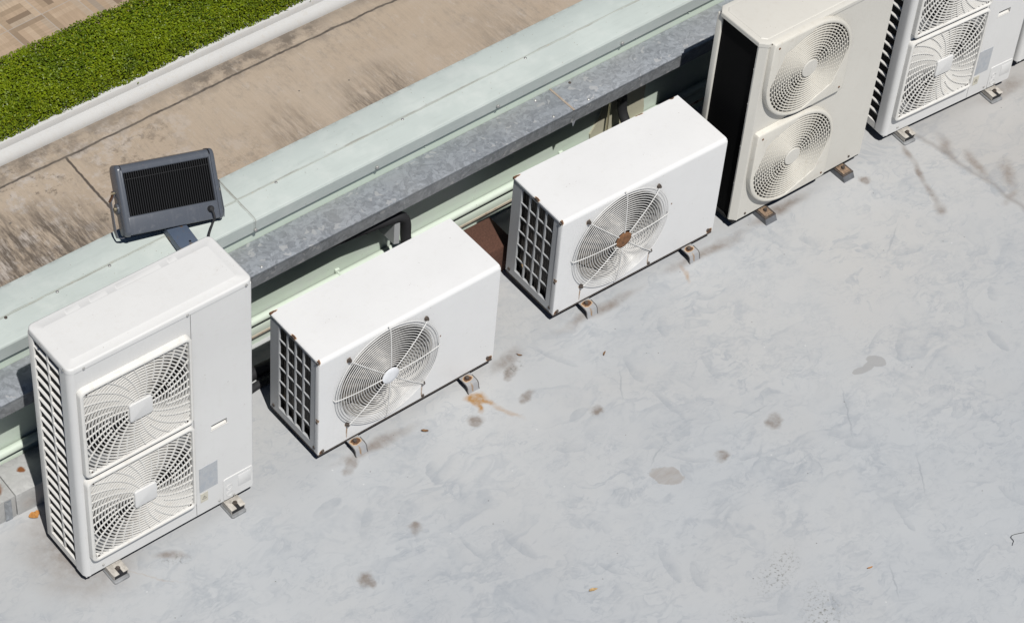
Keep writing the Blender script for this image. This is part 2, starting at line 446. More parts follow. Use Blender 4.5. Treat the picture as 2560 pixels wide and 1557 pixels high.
def concrete_mat():
    n = NT('broomed_weathered_concrete')
    x, y, z = n.sep()
    c = n.mix(n.mapr(n.noise(0.9, 5, 0.6, 0.4), 0.33, 0.68), (0.415, 0.330, 0.247), (0.450, 0.370, 0.288))
    br = n.noise(1.0, 4, 0.6, vec=n.map(scale=(85, 2.2, 1), rot=(0, 0, 0.05)))
    c = n.mix(n.mapr(br, 0.40, 0.70, 0.0, 0.17), c, (0.245, 0.205, 0.165))
    sand = n.noise(150, 4, 0.75)
    c = n.mix(n.mapr(sand, 0.35, 0.72, 0, 0.28), c, (0.22, 0.18, 0.15))
    # pale scaled patches towards the left
    left = n.mapr(x, 4.6, 2.9, 0.12, 1.0)
    pale = n.math('MULTIPLY', n.mapr(n.noise(4.2, 7, 0.68), 0.52, 0.60), left)
    c = n.mix(n.math('MULTIPLY', pale, 0.75), c, (0.47, 0.425, 0.39))
    # dark mould, streaked across the slab near the building, blotched by the kerb
    strk = n.noise(1.0, 9, 0.72, vec=n.map(scale=(34, 5.0, 1), rot=(0, 0, 0.03)))
    wob = n.math('MULTIPLY', n.math('SUBTRACT', n.noise(3.1, 4), 0.5), 0.55)
    near = n.mapr(n.math('ADD', n.math('ADD', y, wob), n.mapr(x, 3.4, 2.6, 0, -0.28)), 5.12, 4.78, 0, 1)
    seg = n.maxall(n.mapr(n.math('ABSOLUTE', n.math('SUBTRACT', x, xc)), hw, hw * 0.45, 0, k)
                   for xc, hw, k in ((2.2, 1.25, 1.5), (4.68, 0.26, 0.8), (5.4, 0.42, 1.0), (6.6, 0.4, 0.5)))
    mould = n.math('MULTIPLY', n.math('MULTIPLY', n.mapr(strk, 0.37, 0.60), near), seg)
    kerbside = n.math('MULTIPLY', n.mapr(y, 5.47, 5.64, 0, 1), n.mapr(n.noise(8, 6, 0.72), 0.42, 0.58))
    kerbside = n.math('MULTIPLY', kerbside, n.math('MAXIMUM', n.mapr(n.noise(1.4, 2), 0.40, 0.56), n.mapr(x, 4.3, 3.2, 0, 0.9)))
    blot = n.math('MULTIPLY', n.mapr(n.noise(9, 7, 0.75), 0.53, 0.62), n.math('MULTIPLY', left, n.mapr(n.noise(2.3, 2, vec=n.map(loc=(0.4, 0.2, 0))), 0.40, 0.55)))
    dk = n.maxall([n.math('MULTIPLY', mould, 0.85), n.math('MULTIPLY', kerbside, 0.95), n.math('MULTIPLY', blot, 0.95)])
    c = n.mix(n.math('MULTIPLY', dk, 0.95), c, (0.115, 0.092, 0.072))
    c = n.mix(n.mapr(y, 5.60, 5.69, 0, 0.55), c, (0.20, 0.17, 0.14))
    wea = n.math('MULTIPLY', n.mapr(n.noise(1, 9, 0.75, vec=n.map(scale=(26, 10, 1))), 0.50, 0.70), n.mapr(n.noise(1.7, 3), 0.38, 0.62, 0.15, 0.8))
    c = n.mix(n.math('MULTIPLY', wea, 0.8), c, (0.21, 0.185, 0.16))
    lig = n.math('MULTIPLY', n.mapr(n.noise(1, 9, 0.75, vec=n.map(loc=(5, 5, 0), scale=(22, 8, 1))), 0.56, 0.68), 0.5)
    c = n.mix(lig, c, (0.46, 0.41, 0.36))
    # joint parallel with the kerb, one crack across the slab
    wy = n.math('MULTIPLY', n.math('SUBTRACT', n.noise(9, 4), 0.5), 0.035)
    j1 = n.math('ABSOLUTE', n.math('ADD', n.math('SUBTRACT', y, n.math('ADD', 5.545, n.math('MULTIPLY', n.math('SINE', n.math('MULTIPLY', x, 1.5)), 0.012))), wy))
    j2 = n.math('ABSOLUTE', n.math('ADD', n.math('SUBTRACT', x, n.math('ADD', 3.20, n.math('MULTIPLY', n.math('SUBTRACT', y, 5.0), 0.04))), wy))
    j2 = n.math('ADD', j2, n.mapr(y, 5.53, 5.56, 0, 1))
    jm = n.mapr(n.math('MINIMUM', j1, j2), 0.006, 0.013, 1, 0)
    c = n.mix(n.math('MULTIPLY', jm, 0.92), c, (0.055, 0.045, 0.038))
    halo = n.mapr(j1, 0.0, 0.09, 0.35, 0)
    c = n.mix(n.math('MULTIPLY', halo, n.mapr(n.noise(12, 5), 0.4, 0.6)), c, (0.2, 0.17, 0.14))
    dots = n.math('MULTIPLY', n.math('LESS_THAN', n.vor(6), 0.05), n.math('GREATER_THAN', n.noise(5, 1), 0.52))
    c = n.mix(n.math('MULTIPLY', dots, 0.7), c, (0.06, 0.06, 0.06))
    n.bump(n.math('ADD', br, n.math('MULTIPLY', sand, 0.6)), 0.35, 0.004)
    return n.done(c, 0.85)


M['concrete'] = concrete_mat()


def tile_mat():
    n = NT('wood_look_parquet_tiles')
    T = 0.30
    v = n.map(loc=(-0.26, -0.06, 0), rot=(0, 0, 0.0), scale=(1 / T, 1 / T, 1))
    v = n.map(rot=(0, 0, -0.06), vec=v)
    x, y, z = n.sep(v)
    cx, cy = n.math('FLOOR', x), n.math('FLOOR', y)
    fx, fy = n.math('FRACT', x), n.math('FRACT', y)
    par = n.math('MODULO', n.math('ABSOLUTE', n.math('ADD', cx, cy)), 2.0)
    st = n.mix(par, fx, fy)
    al = n.mix(par, fy, fx)
    sv = n.node("ShaderNodeSeparateColor", {0: st}).outputs[0]
    av = n.node("ShaderNodeSeparateColor", {0: al}).outputs[0]
    end = n.math('MAXIMUM', n.math('LESS_THAN', av, 0.17), n.math('GREATER_THAN', av, 0.83))
    sid = n.math('FLOOR', n.math('MULTIPLY', sv, 6.0))
    eid = n.math('ADD', n.math('MULTIPLY', n.math('GREATER_THAN', av, 0.5), 3.0), 10.0)
    pid = n.node("ShaderNodeMix", {0: end, 2: sid, 3: eid}).outputs[0]
    key = n.node("ShaderNodeCombineXYZ", {0: cx, 1: cy, 2: pid}).outputs[0]
    wn = n.node("ShaderNodeTexWhiteNoise", {0: key}, noise_dimensions='3D').outputs["Value"]
    c = n.ramp(wn, [(0.0, (0.22, 0.16, 0.11)), (0.35, (0.40, 0.30, 0.205)), (0.7, (0.45, 0.335, 0.235)), (0.9, (0.50, 0.39, 0.28)), (1.0, (0.30, 0.25, 0.20))])
    gdir = n.node("ShaderNodeMix", {0: n.math('ABSOLUTE', n.math('SUBTRACT', par, end)), 4: n.map(scale=(6, 70, 1)), 5: n.map(scale=(70, 6, 1))}, data_type='VECTOR').outputs[1]
    c = n.mix(n.mapr(n.noise(1, 4, 0.6, vec=gdir), 0.35, 0.7, 0, 0.35), c, (0.22, 0.16, 0.11))
    g = n.math('MINIMUM', n.math('MINIMUM', fx, n.math('SUBTRACT', 1.0, fx)), n.math('MINIMUM', fy, n.math('SUBTRACT', 1.0, fy)))
    c = n.mix(n.mapr(g, 0.008, 0.016, 0.8, 0), c, (0.40, 0.36, 0.32))
    return n.done(c, 0.55)


M['tile'] = tile_mat()


def leaf_mat():
    n = NT('clipped_hedge_leaves')
    geo = n.node("ShaderNodeNewGeometry")
    rnd = geo.outputs["Random Per Island"]
    big = n.noise(2.6, 5, 0.6)
    c = n.ramp(rnd, [(0.0, (0.028, 0.055, 0.003)), (0.3, (0.080, 0.132, 0.003)), (0.65, (0.155, 0.225, 0.004)), (0.9, (0.235, 0.29, 0.006)), (1.0, (0.32, 0.30, 0.02))])
    c = n.mix(n.mapr(big, 0.4, 0.65, 0, 0.6), c, (0.22, 0.285, 0.004))
    c = n.mix(n.mapr(n.noise(5.5, 4, 0.6, vec=n.map(loc=(3, 1, 7))), 0.52, 0.66, 0, 0.6), c, (0.045, 0.085, 0.005))
    back = n.mix(n.math('MULTIPLY', geo.outputs["Backfacing"], 0.35), c, (0.09, 0.125, 0.012))
    n.set(n.b.inputs["Subsurface Weight"], 0.0)
    return n.done(back, 0.42, 0.0, 0.22)


M['leaf'] = leaf_mat()
M['twig'] = simple('hedge_twigs', (0.018, 0.028, 0.009), 0.9)
M['kerb'] = painted('white_kerb_paint', (0.52, 0.518, 0.512), 0.7, 0.16)
M['outer'] = painted('painted_outer_wall', (0.5, 0.5, 0.46), 0.7, 0.1)
M['dry_leaf'] = simple('dry_brown_leaf', (0.20, 0.11, 0.05), 0.8, var=0.4, scale=120)
M['orange_leaf'] = simple('dry_orange_leaf', (0.42, 0.19, 0.05), 0.8, var=0.35, scale=120)
M['tan_leaf'] = simple('dry_tan_leaf', (0.45, 0.30, 0.14), 0.8, var=0.3, scale=120)
M['soil'] = simple('planter_soil', (0.05, 0.04, 0.03), 0.9)


def label_mat():
    n = NT('faded_rating_label')
    x, y, z = n.sep()
    c = n.mix(n.mapr(n.noise(30, 3), 0.3, 0.7), (0.43, 0.445, 0.465), (0.47, 0.485, 0.50))
    rows = n.math('GREATER_THAN', n.math('SINE', n.math('MULTIPLY', z, 620.0)), 0.1)
    words = n.math('GREATER_THAN', n.noise(1, 2, vec=n.map(scale=(160, 1, 45))), 0.52)
    c = n.mix(n.math('MULTIPLY', n.math('MULTIPLY', rows, words), 0.30), c, (0.29, 0.32, 0.36))
    bl = n.math('GREATER_THAN', n.noise(1, 1, vec=n.map(loc=(3, 0, 2), scale=(24, 1, 18))), 0.56)
    c = n.mix(n.math('MULTIPLY', bl, 0.45), c, (0.36, 0.395, 0.44))
    return n.done(c, 0.4)


M['label'] = label_mat()
M['sticker'] = simple('faded_cream_sticker', (0.58, 0.55, 0.46), 0.6)
M['ink'] = simple('faded_sticker_ink', (0.16, 0.15, 0.13), 0.6)


# ------------------------------------------------------------------ mesh builder
class MB:
    def __init__(s):
        s.v = []
        s.f = []
        s.mi = []
        s.cur = 0

    def add(s, vs, fs):
        o = len(s.v)
        s.v.extend([tuple(p) for p in vs])
        s.f.extend([tuple(i + o for i in f) for f in fs])
        s.mi.extend([s.cur] * len(fs))

    def bm(s, b):
        b.verts.index_update()
        s.add([v.co for v in b.verts], [[v.index for v in f.verts] for f in b.faces])
        b.free()

    def box(s, x0, x1, y0, y1, z0, z1, bev=0.0, seg=2, mat=None):
        b = bmesh.new()
        bmesh.ops.create_cube(b, size=1.0)
        for v in b.verts:
            v.co = Vector(((x0 + x1) / 2 + v.co.x * (x1 - x0), (y0 + y1) / 2 + v.co.y * (y1 - y0), (z0 + z1) / 2 + v.co.z * (z1 - z0)))
        if bev > 0:
            bmesh.ops.bevel(b, geom=b.edges[:], offset=bev, segments=seg, affect='EDGES', profile=0.5)
        if mat is not None:
            b.transform(mat)
        s.bm(b)

    def prism(s, pts, z0, z1, axis='z', caps=True):
        """extrude a 2-D polygon; axis z: pts=(x,y); axis y: pts=(x,z); axis x: pts=(y,z)"""
        def P(p, h):
            return {'z': (p[0], p[1], h), 'y': (p[0], h, p[1]), 'x': (h, p[0], p[1])}[axis]
        n = len(pts)
        vs = [P(p, z0) for p in pts] + [P(p, z1) for p in pts]
        fs = [(i, (i + 1) % n, n + (i + 1) % n, n + i) for i in range(n)]
        if caps:
            fs += [tuple(range(n))[::-1], tuple(range(n, 2 * n))]
        s.add(vs, fs)

    def loops(s, rings, cap0=True, cap1=True):
        n = len(rings[0])
        vs = [p for r in rings for p in r]
        fs = []
        for k in range(len(rings) - 1):
            for i in range(n):
                fs.append((k * n + i, k * n + (i + 1) % n, (k + 1) * n + (i + 1) % n, (k + 1) * n + i))
        if cap0:
            fs.append(tuple(range(n))[::-1])
        if cap1:
            fs.append(tuple(range((len(rings) - 1) * n, len(rings) * n)))
        s.add(vs, fs)

    def sheet(s, path, a0, a1, t, axis='x'):
        """bent sheet metal: a polyline (u,w) with thickness t extruded along axis"""
        n = len(path)
        nor = []
        for i in range(n):
            p, q = path[max(0, i - 1)], path[min(n - 1, i + 1)]
            d = Vector((q[0] - p[0], q[1] - p[1])).normalized()
            nor.append(Vector((-d.y, d.x)))
        pts = list(path) + [(path[i][0] + nor[i].x * t, path[i][1] + nor[i].y * t) for i in range(n - 1, -1, -1)]
        m = len(pts)
        def P(p, h):
            return {'x': (h, p[0], p[1]), 'y': (p[0], h, p[1]), 'z': (p[0], p[1], h)}[axis]
        vs = [P(p, a0) for p in pts] + [P(p, a1) for p in pts]
        fs = [(i, (i + 1) % m, m + (i + 1) % m, m + i) for i in range(m)]
        for i in range(n - 1):
            q = (i, i + 1, m - 2 - i, m - 1 - i)
            fs.append(q[::-1])
            fs.append(tuple(k + m for k in q))
        s.add(vs, fs)

    def tube(s, path, r, n=8, closed=False, caps=True, up=None):
        path = [Vector(p) for p in path]
        N = len(path)
        rings = []
        prev = None
        for i, p in enumerate(path):
            a = path[(i - 1) % N] if closed else path[max(0, i - 1)]
            b = path[(i + 1) % N] if closed else path[min(N - 1, i + 1)]
            d = (b - a).normalized()
            if prev is None:
                u = d.orthogonal().normalized() if up is None else Vector(up)
            else:
                u = prev
            u = (u - d * u.dot(d)).normalized()
            prev = u
            w = d.cross(u)
            rr = r[i] if isinstance(r, (list, tuple)) else r
            rings.append([p + (u * math.cos(2 * PI * k / n) + w * math.sin(2 * PI * k / n)) * rr for k in range(n)])
        if closed:
            vs = [p for q in rings for p in q]
            fs = []
            for k in range(N):
                for i in range(n):
                    fs.append((k * n + i, k * n + (i + 1) % n, ((k + 1) % N) * n + (i + 1) % n, ((k + 1) % N) * n + i))
            s.add(vs, fs)
        else:
            s.loops(rings, caps, caps)

    def lathe(s, prof, cx, cz, n=48, caps=(False, False)):
        """profile (r, y) turned round the y axis through (cx, cz)"""
        rings = [[(cx + r * math.cos(2 * PI * k / n), y, cz + r * math.sin(2 * PI * k / n)) for k in range(n)] for r, y in prof]
        s.loops(rings, *caps)

    def disc_y(s, cx, cz, r, y0, y1, n=32, bev=0.0):
        if bev:
            s.lathe([(r, y1), (r, y0 + bev), (r - bev * 0.3, y0 + bev * 0.3), (r - bev, y0)], cx, cz, n, (True, True))
        else:
            s.lathe([(r, y1), (r, y0)], cx, cz, n, (True, True))

    def plate(s, x0, x1, z0, z1, y0, y1, holes):
        """front plate between y0 and y1 with rectangular holes"""
        xs = sorted({x0, x1, *[h[0] for h in holes], *[h[1] for h in holes]})
        zs = sorted({z0, z1, *[h[2] for h in holes], *[h[3] for h in holes]})
        for i in range(len(xs) - 1):
            for j in range(len(zs) - 1):
                mx, mz = (xs[i] + xs[i + 1]) / 2, (zs[j] + zs[j + 1]) / 2
                if any(h[0] < mx < h[1] and h[2] < mz < h[3] for h in holes):
                    continue
                a, b, c, d = xs[i], xs[i + 1], zs[j], zs[j + 1]
                s.add([(a, y0, c), (b, y0, c), (b, y0, d), (a, y0, d)], [(0, 1, 2, 3)])
                s.add([(a, y1, c), (b, y1, c), (b, y1, d), (a, y1, d)], [(3, 2, 1, 0)])
        def rim(a, b, c, d):
            s.add([(a, y0, c), (b, y0, c), (b, y0, d), (a, y0, d), (a, y1, c), (b, y1, c), (b, y1, d), (a, y1, d)],
                  [(0, 4, 5, 1), (1, 5, 6, 2), (2, 6, 7, 3), (3, 7, 4, 0)])
        rim(x0, x1, z0, z1)

    def circ_plate(s, h, cx, cz, r, y0, y1, n=64):
        """fills the square hole h=(x0,x1,z0,z1) but for a round opening"""
        x0, x1, z0, z1 = h
        sq, ci = [], []
        for k in range(n):
            a = 2 * PI * k / n
            dx, dz = math.cos(a), math.sin(a)
            tx = ((x1 - cx) if dx > 0 else (cx - x0)) / max(abs(dx), 1e-9)
            tz = ((z1 - cz) if dz > 0 else (cz - z0)) / max(abs(dz), 1e-9)
            t = min(tx, tz)
            sq.append((cx + dx * t, cz + dz * t))
            ci.append((cx + dx * r, cz + dz * r))
        for yy in (y0, y1):
            vs = [(p[0], yy, p[1]) for p in sq] + [(p[0], yy, p[1]) for p in ci]
            fs = [(k, (k + 1) % n, n + (k + 1) % n, n + k) for k in range(n)]
            s.add(vs, fs)
        # the corners the fan of quads misses
        for c in ((x0, z0), (x1, z0), (x1, z1), (x0, z1)):
            a = math.atan2(c[1] - cz, c[0] - cx) % (2 * PI)
            k = int(a / (2 * PI) * n) % n
            p, q = sq[k], sq[(k + 1) % n]
            if abs((p[0] - c[0]) + (p[1] - c[1])) > 1e-6:
                s.add([(p[0], y0, p[1]), (c[0], y0, c[1]), (q[0], y0, q[1])], [(0, 1, 2)])

    def build(s, name, mats, parent=None, smooth=True, angle=35):
        me = bpy.data.meshes.new(name)
        me.from_pydata(s.v, [], s.f)
        if not isinstance(mats, (list, tuple)):
            mats = [mats]
        for mm in mats:
            me.materials.append(mm)
        if len(mats) > 1:
            me.polygons.foreach_set("material_index", s.mi)
        b = bmesh.new()
        b.from_mesh(me)
        bmesh.ops.recalc_face_normals(b, faces=b.faces[:])
        b.to_mesh(me)
        b.free()
        if smooth:
            me.shade_smooth()
            me.set_sharp_from_angle(angle=math.radians(angle))
        o = bpy.data.objects.new(name, me)
        COL.objects.link(o)
        if parent is not None:
            o.parent = parent
        return o


def rrect(x0, x1, y0, y1, r, n=6):
    pts = []
    for cx, cy, a in ((x1 - r, y0 + r, -PI / 2), (x1 - r, y1 - r, 0), (x0 + r, y1 - r, PI / 2), (x0 + r, y0 + r, PI)):
        for k in range(n + 1):
            t = a + PI / 2 * k / n
            pts.append((cx + r * math.cos(t), cy + r * math.sin(t)))
    return pts


def empty(name, loc, rz=0.0):
    o = bpy.data.objects.new(name, None)
    o.empty_display_size = 0.2
    o.location = loc
    o.rotation_euler = (0, 0, rz)
    COL.objects.link(o)
    return o


def tag(o, label=None, cat=None, group=None, kind=None):
    for k, v in (('label', label), ('category', cat), ('group', group), ('kind', kind)):
        if v:
            o[k] = v
    return o


def copy_tree(o, parent=None):
    c = o.copy()
    COL.objects.link(c)
    c.parent = parent
    for ch in list(o.children):
        copy_tree(ch, c)
    return c


TH = 0.0285     # the parapet runs very slightly skew to the units

# ------------------------------------------------------------------ setting: roof, ground beyond, kerb, tiles
b = MB()
b.add([(-4, -6, 0), (10, -6, 0), (10, 0.95, 0), (-4, 0.8, 0)], [(0, 1, 2, 3)])
tag(b.build('roof_floor', M['floor'], smooth=False), kind='structure')

GZ = -3.5
b = MB()
b.add([(-40, 0.9, GZ), (60, 0.9, GZ), (60, 5.9, GZ), (-40, 5.9, GZ)], [(0, 1, 2, 3)])
o = b.build('pavement', M['concrete'], smooth=False)
o.rotation_euler.z = TH
tag(o, kind='structure')
b = MB()
b.add([(-60, -60, GZ - 0.05), (90, -60, GZ - 0.05), (90, 90, GZ - 0.05), (-60, 90, GZ - 0.05)], [(0, 1, 2, 3)])
tag(b.build('ground', M['soil'], smooth=False), kind='structure')
b = MB()
prof = [(5.712, GZ - 0.04), (5.712, GZ + 0.012), (5.716, GZ + 0.028), (5.724, GZ + 0.044), (5.736, GZ + 0.058), (5.752, GZ + 0.068), (5.768, GZ + 0.072),
        (5.782, GZ + 0.073), (5.784, GZ + 0.125), (5.788, GZ + 0.129), (5.86, GZ + 0.130), (5.86, GZ - 0.04)]
b.prism(prof, -10, 18, axis='x')
o = b.build('kerb', M['kerb'], angle=50)
o.rotation_euler.z = TH
tag(o, kind='structure')
b = MB()
b.add([(-40, 5.86, GZ + 0.05), (60, 5.86, GZ + 0.05), (60, 25, GZ + 0.05), (-40, 25, GZ + 0.05)], [(0, 1, 2, 3)])
o = b.build('tiled_pavement', M['tile'], smooth=False)
o.rotation_euler.z = TH
tag(o, kind='structure')


# ------------------------------------------------------------------ hedge
def hedge(x0, x1):
    root = empty('hedge', (0, 0, 0), TH)
    tag(root, 'low clipped green hedge growing along the white kerb beyond the parapet', 'hedge')
    y0, y1, z0, z1 = 5.815, 6.34, GZ + 0.10, GZ + 0.335
    core = MB()
    core.box(x0, x1, y0 + 0.045, y1 - 0.045, z0, z1 - 0.05, 0.02)
    core.build('branches', M['twig'], root)
    L = x1 - x0
    N = 150000
    s = rng.random(N)
    D, H = y1 - y0, z1 - z0
    tot = H + D + H * 0.7
    t = s * tot
    x = x0 + rng.random(N) * L
    fr, tp = t < H, (t >= H) & (t < H + D)
    bk = t >= H + D
    r = 0.05
    y = np.where(fr, y0, np.where(tp, y0 + (t - H), y1))
    z = np.where(fr, z0 + t, np.where(tp, z1, z1 - (t - H - D)))
    ny = np.where(fr, -1.0, np.where(tp, 0.0, 1.0))
    nz = np.where(tp, 1.0, 0.12)
    # round the two top edges
    e = np.clip((z - (z1 - r)) / r, 0, 1)
    y = np.where(fr, y + (1 - np.sqrt(np.clip(1 - e * e, 0, 1))) * r, np.where(bk, y - (1 - np.sqrt(np.clip(1 - e * e, 0, 1))) * r, y))
    # uneven surface
    bump = (np.sin(x * 5.3 + y * 3) * 0.4 + np.sin(x * 11.7 - y * 9) * 0.35 + np.sin(x * 23.1 + y * 31 + 1.3) * 0.3 + np.sin(x * 47 + z * 60 - y * 41) * 0.3)
    off = bump * 0.010 - rng.random(N) ** 1.5 * 0.055 + 0.014
    wild = rng.random(N) < 0.012
    off = np.where(wild, off + rng.random(N) * 0.03, off)
    y += ny * off
    z += nz * off
    P = np.stack([x, y, z], 1)
    nor = np.stack([rng.normal(0, 0.55, N), ny + rng.normal(0, 0.55, N), nz + 0.35 + rng.normal(0, 0.5, N)], 1)
    nor /= np.linalg.norm(nor, axis=1)[:, None]
    d = rng.normal(0, 1, (N, 3))
    d -= nor * np.sum(d * nor, 1)[:, None]
    d /= np.linalg.norm(d, axis=1)[:, None]
    w = np.cross(nor, d)
    ln = (0.0062 + rng.random(N) * 0.0062)[:, None]
    wd = ln * (0.45 + 0.2 * rng.random(N))[:, None]
    bend = nor * ln * 0.25
    V = np.empty((N, 4, 3))
    V[:, 0] = P - d * ln
    V[:, 1] = P + w * wd + bend
    V[:, 2] = P + d * ln
    V[:, 3] = P - w * wd + bend
    me = bpy.data.meshes.new('foliage')
    me.vertices.add(4 * N)
    me.vertices.foreach_set('co', V.reshape(-1).astype(np.float32))
    me.loops.add(4 * N)
    me.loops.foreach_set('vertex_index', np.arange(4 * N, dtype=np.int32))
    me.polygons.add(N)
    me.polygons.foreach_set('loop_start', np.arange(0, 4 * N, 4, dtype=np.int32))
    me.polygons.foreach_set('loop_total', np.full(N, 4, dtype=np.int32))
    me.update()
    me.materials.append(M['leaf'])
    f = bpy.data.objects.new('foliage', me)
    COL.objects.link(f)
    f.parent = root


hedge(1.4, 7.6)


# ------------------------------------------------------------------ parapet wall
def parapet():
    root = empty('parapet_wall', (0, 0, 0), TH)
    tag(root, 'pale green parapet wall with a sheet metal coping behind the condenser units', 'wall')
    X0, X1 = -3.6, 9.6
    w = MB()
    w.box(X0, X1, 0.735, 0.985, -3.5, 0.855)
    w.build('wall', M['green_wall'], root, smooth=False)
    # coping in two lengths with a lapped joint at 1.41
    for a, c, lift in ((X0, 1.412, 0.0), (1.404, X1, 0.0022)):
        cp = MB()
        p = [(0.716, 0.776), (0.712, 0.778 + 0.002), (0.708 - lift, 0.850), (0.711, 0.8575 + lift), (0.718, 0.861 + lift), (0.845, 0.868 + lift), (0.85, 0.8695 + lift), (0.995, 0.876 + lift),
             (1.001, 0.874 + lift), (1.003, 0.868 + lift), (1.003, 0.80)]
        cp.sheet(p[::-1], a, c, 0.003, 'x')
        cap = cp.build('coping', M['green_cap'], root, angle=25)
    # seam along the coping: a thin raised lap
    sm = MB()
    path = []
    for k in range(60):
        xx = X0 + (X1 - X0) * k / 59
        path.append((xx, 0.846 + 0.004 * math.sin(xx * 2.1), 0.8705))
    sm.tube(path, 0.0028, 5)
    sm.build('seam', painted('dirty_seam', (0.43, 0.46, 0.42), 0.8, 0.35), root)
    # screws: coping face, wall strip under it, seam
    pts = [(2.101, 0.706, 0.802, 1), (2.826, 0.706, 0.802, 1), (3.617, 0.706, 0.802, 1), (1.41, 0.706, 0.797, 1), (0.55, 0.706, 0.80, 1),
           (2.092, 0.735, 0.757, 0), (2.407, 0.735, 0.752, 0), (2.792, 0.735, 0.757, 0), (3.308, 0.735, 0.757, 0), (3.736, 0.735, 0.755, 0), (4.091, 0.735, 0.75, 0),
           (1.62, 0.735, 0.757, 0), (0.075, 0.735, 0.752, 0), (0.9, 0.735, 0.757, 0)]
    for x, y, z, big in pts:
        s = MB()
        s.disc_y(x, z, 0.0085 if big else 0.0065, y - 0.008, y + 0.001, 10, 0.003)
        s.build('screw', M['zinc'] if big else M['green_trim'], root)
    for x in (0.19, 0.45, 0.72, 1.62, 2.35, 3.1, 3.9):
        s = MB()
        s.loops([[(x + r * math.cos(2 * PI * k / 10), 0.838 + r * math.sin(2 * PI * k / 10), h) for k in range(10)] for r, h in ((0.0075, 0.868), (0.0075, 0.872), (0.004, 0.876))])
        s.build('screw', M['rust_dark'] if x < 0.3 else M['zinc'], root)
    # flashing along the foot of the wall, with a rolled top edge and a rusty lip
    f = MB()
    f.sheet([(0.734, 0.166), (0.722, 0.158), (0.712, 0.090), (0.716, 0.080), (0.731, 0.076)], X0, X1, 0.003, 'x')
    f.build('flashing', M['green_trim'], root, angle=60)
    lip = MB()
    lip.box(X0, X1, 0.7085, 0.7125, 0.078, 0.090)
    lip.build('flashing_edge', painted('rusting_flashing_edge', (0.50, 0.43, 0.34), 0.8, 0.5, soil=(0.2, 0.08, 0.03)), root)
    # mortared patch round the refrigerant pipes by the second low unit
    pm = MB()
    pm.prism([(3.53, 0.17), (3.855, 0.17), (3.855, 0.24), (3.845, 0.30), (3.85, 0.45), (3.56, 0.45), (3.55, 0.33), (3.49, 0.24), (3.50, 0.17)], 0.726, 0.736, axis='y')
    pm.build('mortar_patch', M['plaster'], root, smooth=False)
    return root


parapet()

# conduit that runs along the wall above the flashing
rt = empty('conduit', (0, 0, 0), TH)
tag(rt, 'pale green round conduit clipped along the foot of the parapet wall', 'pipe')
b = MB()
b.tube([(-3.5, 0.714, 0.187), (2.0, 0.714, 0.187), (9.5, 0.714, 0.187)], 0.020, 14)
b.build('pipe', M['green_trim'], rt)
for x in (0.9, 1.9, 2.335, 3.3):
    c = MB()
    c.tube([(x, 0.735, 0.212), (x, 0.712, 0.2105), (x, 0.695, 0.202), (x, 0.690, 0.187), (x, 0.695, 0.172), (x, 0.712, 0.1635), (x, 0.735, 0.163)], 0.005, 6)
    c.box(x - 0.012, x + 0.012, 0.722, 0.735, 0.205, 0.226, 0.002)
    c.build('clip', M['green_trim'], rt)

# ------------------------------------------------------------------ cable tray along the wall
rt = empty('cable_tray', (0, 0, 0), TH)
tag(rt, 'grey galvanised metal cable tray running along the green wall behind the units', 'cable tray')
for a, c, e in ((-3.5, 3.185, 0.0), (3.185, 9.5, 0.0016)):
    t = MB()
    t.box(a, c, 0.552 - e, 0.734, 0.690, 0.702 + e, 0.0035, 2)
    t.build('tray_cover', M['galv'], rt)
    t = MB()
    t.box(a, c, 0.556 - e, 0.562, 0.618, 0.690)
    t.box(a, c, 0.562, 0.734, 0.618, 0.622)
    t.build('tray_body', galv_mat('dark_galvanised_face' if e == 0 else 'dark_galvanised_face_joined', (0.25, 0.26, 0.27)), rt)
t = MB()
t.box(3.179, 3.190, 0.549, 0.733, 0.7025, 0.7052, 0.001)
t.build('joint_strip', painted('rust_stained_sealant', (0.36, 0.29, 0.23), 0.8, 0.4), rt)
t = MB()
t.add([(3.182, 0.5535, 0.62), (3.206, 0.5535, 0.62), (3.192, 0.5535, 0.585), (3.182, 0.5565, 0.62), (3.206, 0.5565, 0.62), (3.192, 0.5565, 0.585)],
      [(0, 1, 2), (5, 4, 3), (0, 3, 4, 1), (1, 4, 5, 2), (2, 5, 3, 0)])
t.build('bent_tab', M['galv'], rt, smooth=False)
for x, y, rs in ((3.072, 0.572, 0), (3.291, 0.567, 0), (3.293, 0.712, 1), (3.074, 0.712, 0), (1.35, 0.575, 0), (0.2, 0.6, 0)):
    s = MB()
    s.loops([[(x + r * math.cos(2 * PI * k / 10), y + r * math.sin(2 * PI * k / 10), h) for k in range(10)] for r, h in ((0.0075, 0.702), (0.0075, 0.7055), (0.004, 0.709))])
    s.build('screw', M['rust_dark'] if rs else M['zinc'], rt)

# trunking on the floor behind the left tall unit
rt = empty('floor_trunking', (0, 0, 0), 0)
tag(rt, 'weathered grey metal trunking with rust patches on the roof left of the tall unit', 'trunking')
b = MB()
b.box(-1.6, -0.043, 0.512, 0.700, 0.0, 0.138, 0.003)
b.build('trunk_length', M['galv_old'], rt)
b = MB()
b.box(-0.040, 1.06, 0.510, 0.700, 0.0, 0.140, 0.003)
b.build('trunk_length', M['galv_old'], rt)
b = MB()
b.sheet([(-0.1, 0.5075), (-0.066, 0.5075)], 0.0, 0.132, 0.003, 'z')
b.build('joint_plate', M['galv'], rt)

# brown block between the two low units
b = MB()
b.box(2.36, 2.73, 0.490, 0.690, 0.0, 0.180, 0.006, 2)
tag(b.build('block', M['brown'], None), 'brown speckled block on the roof between the two low units at the wall foot', 'block')


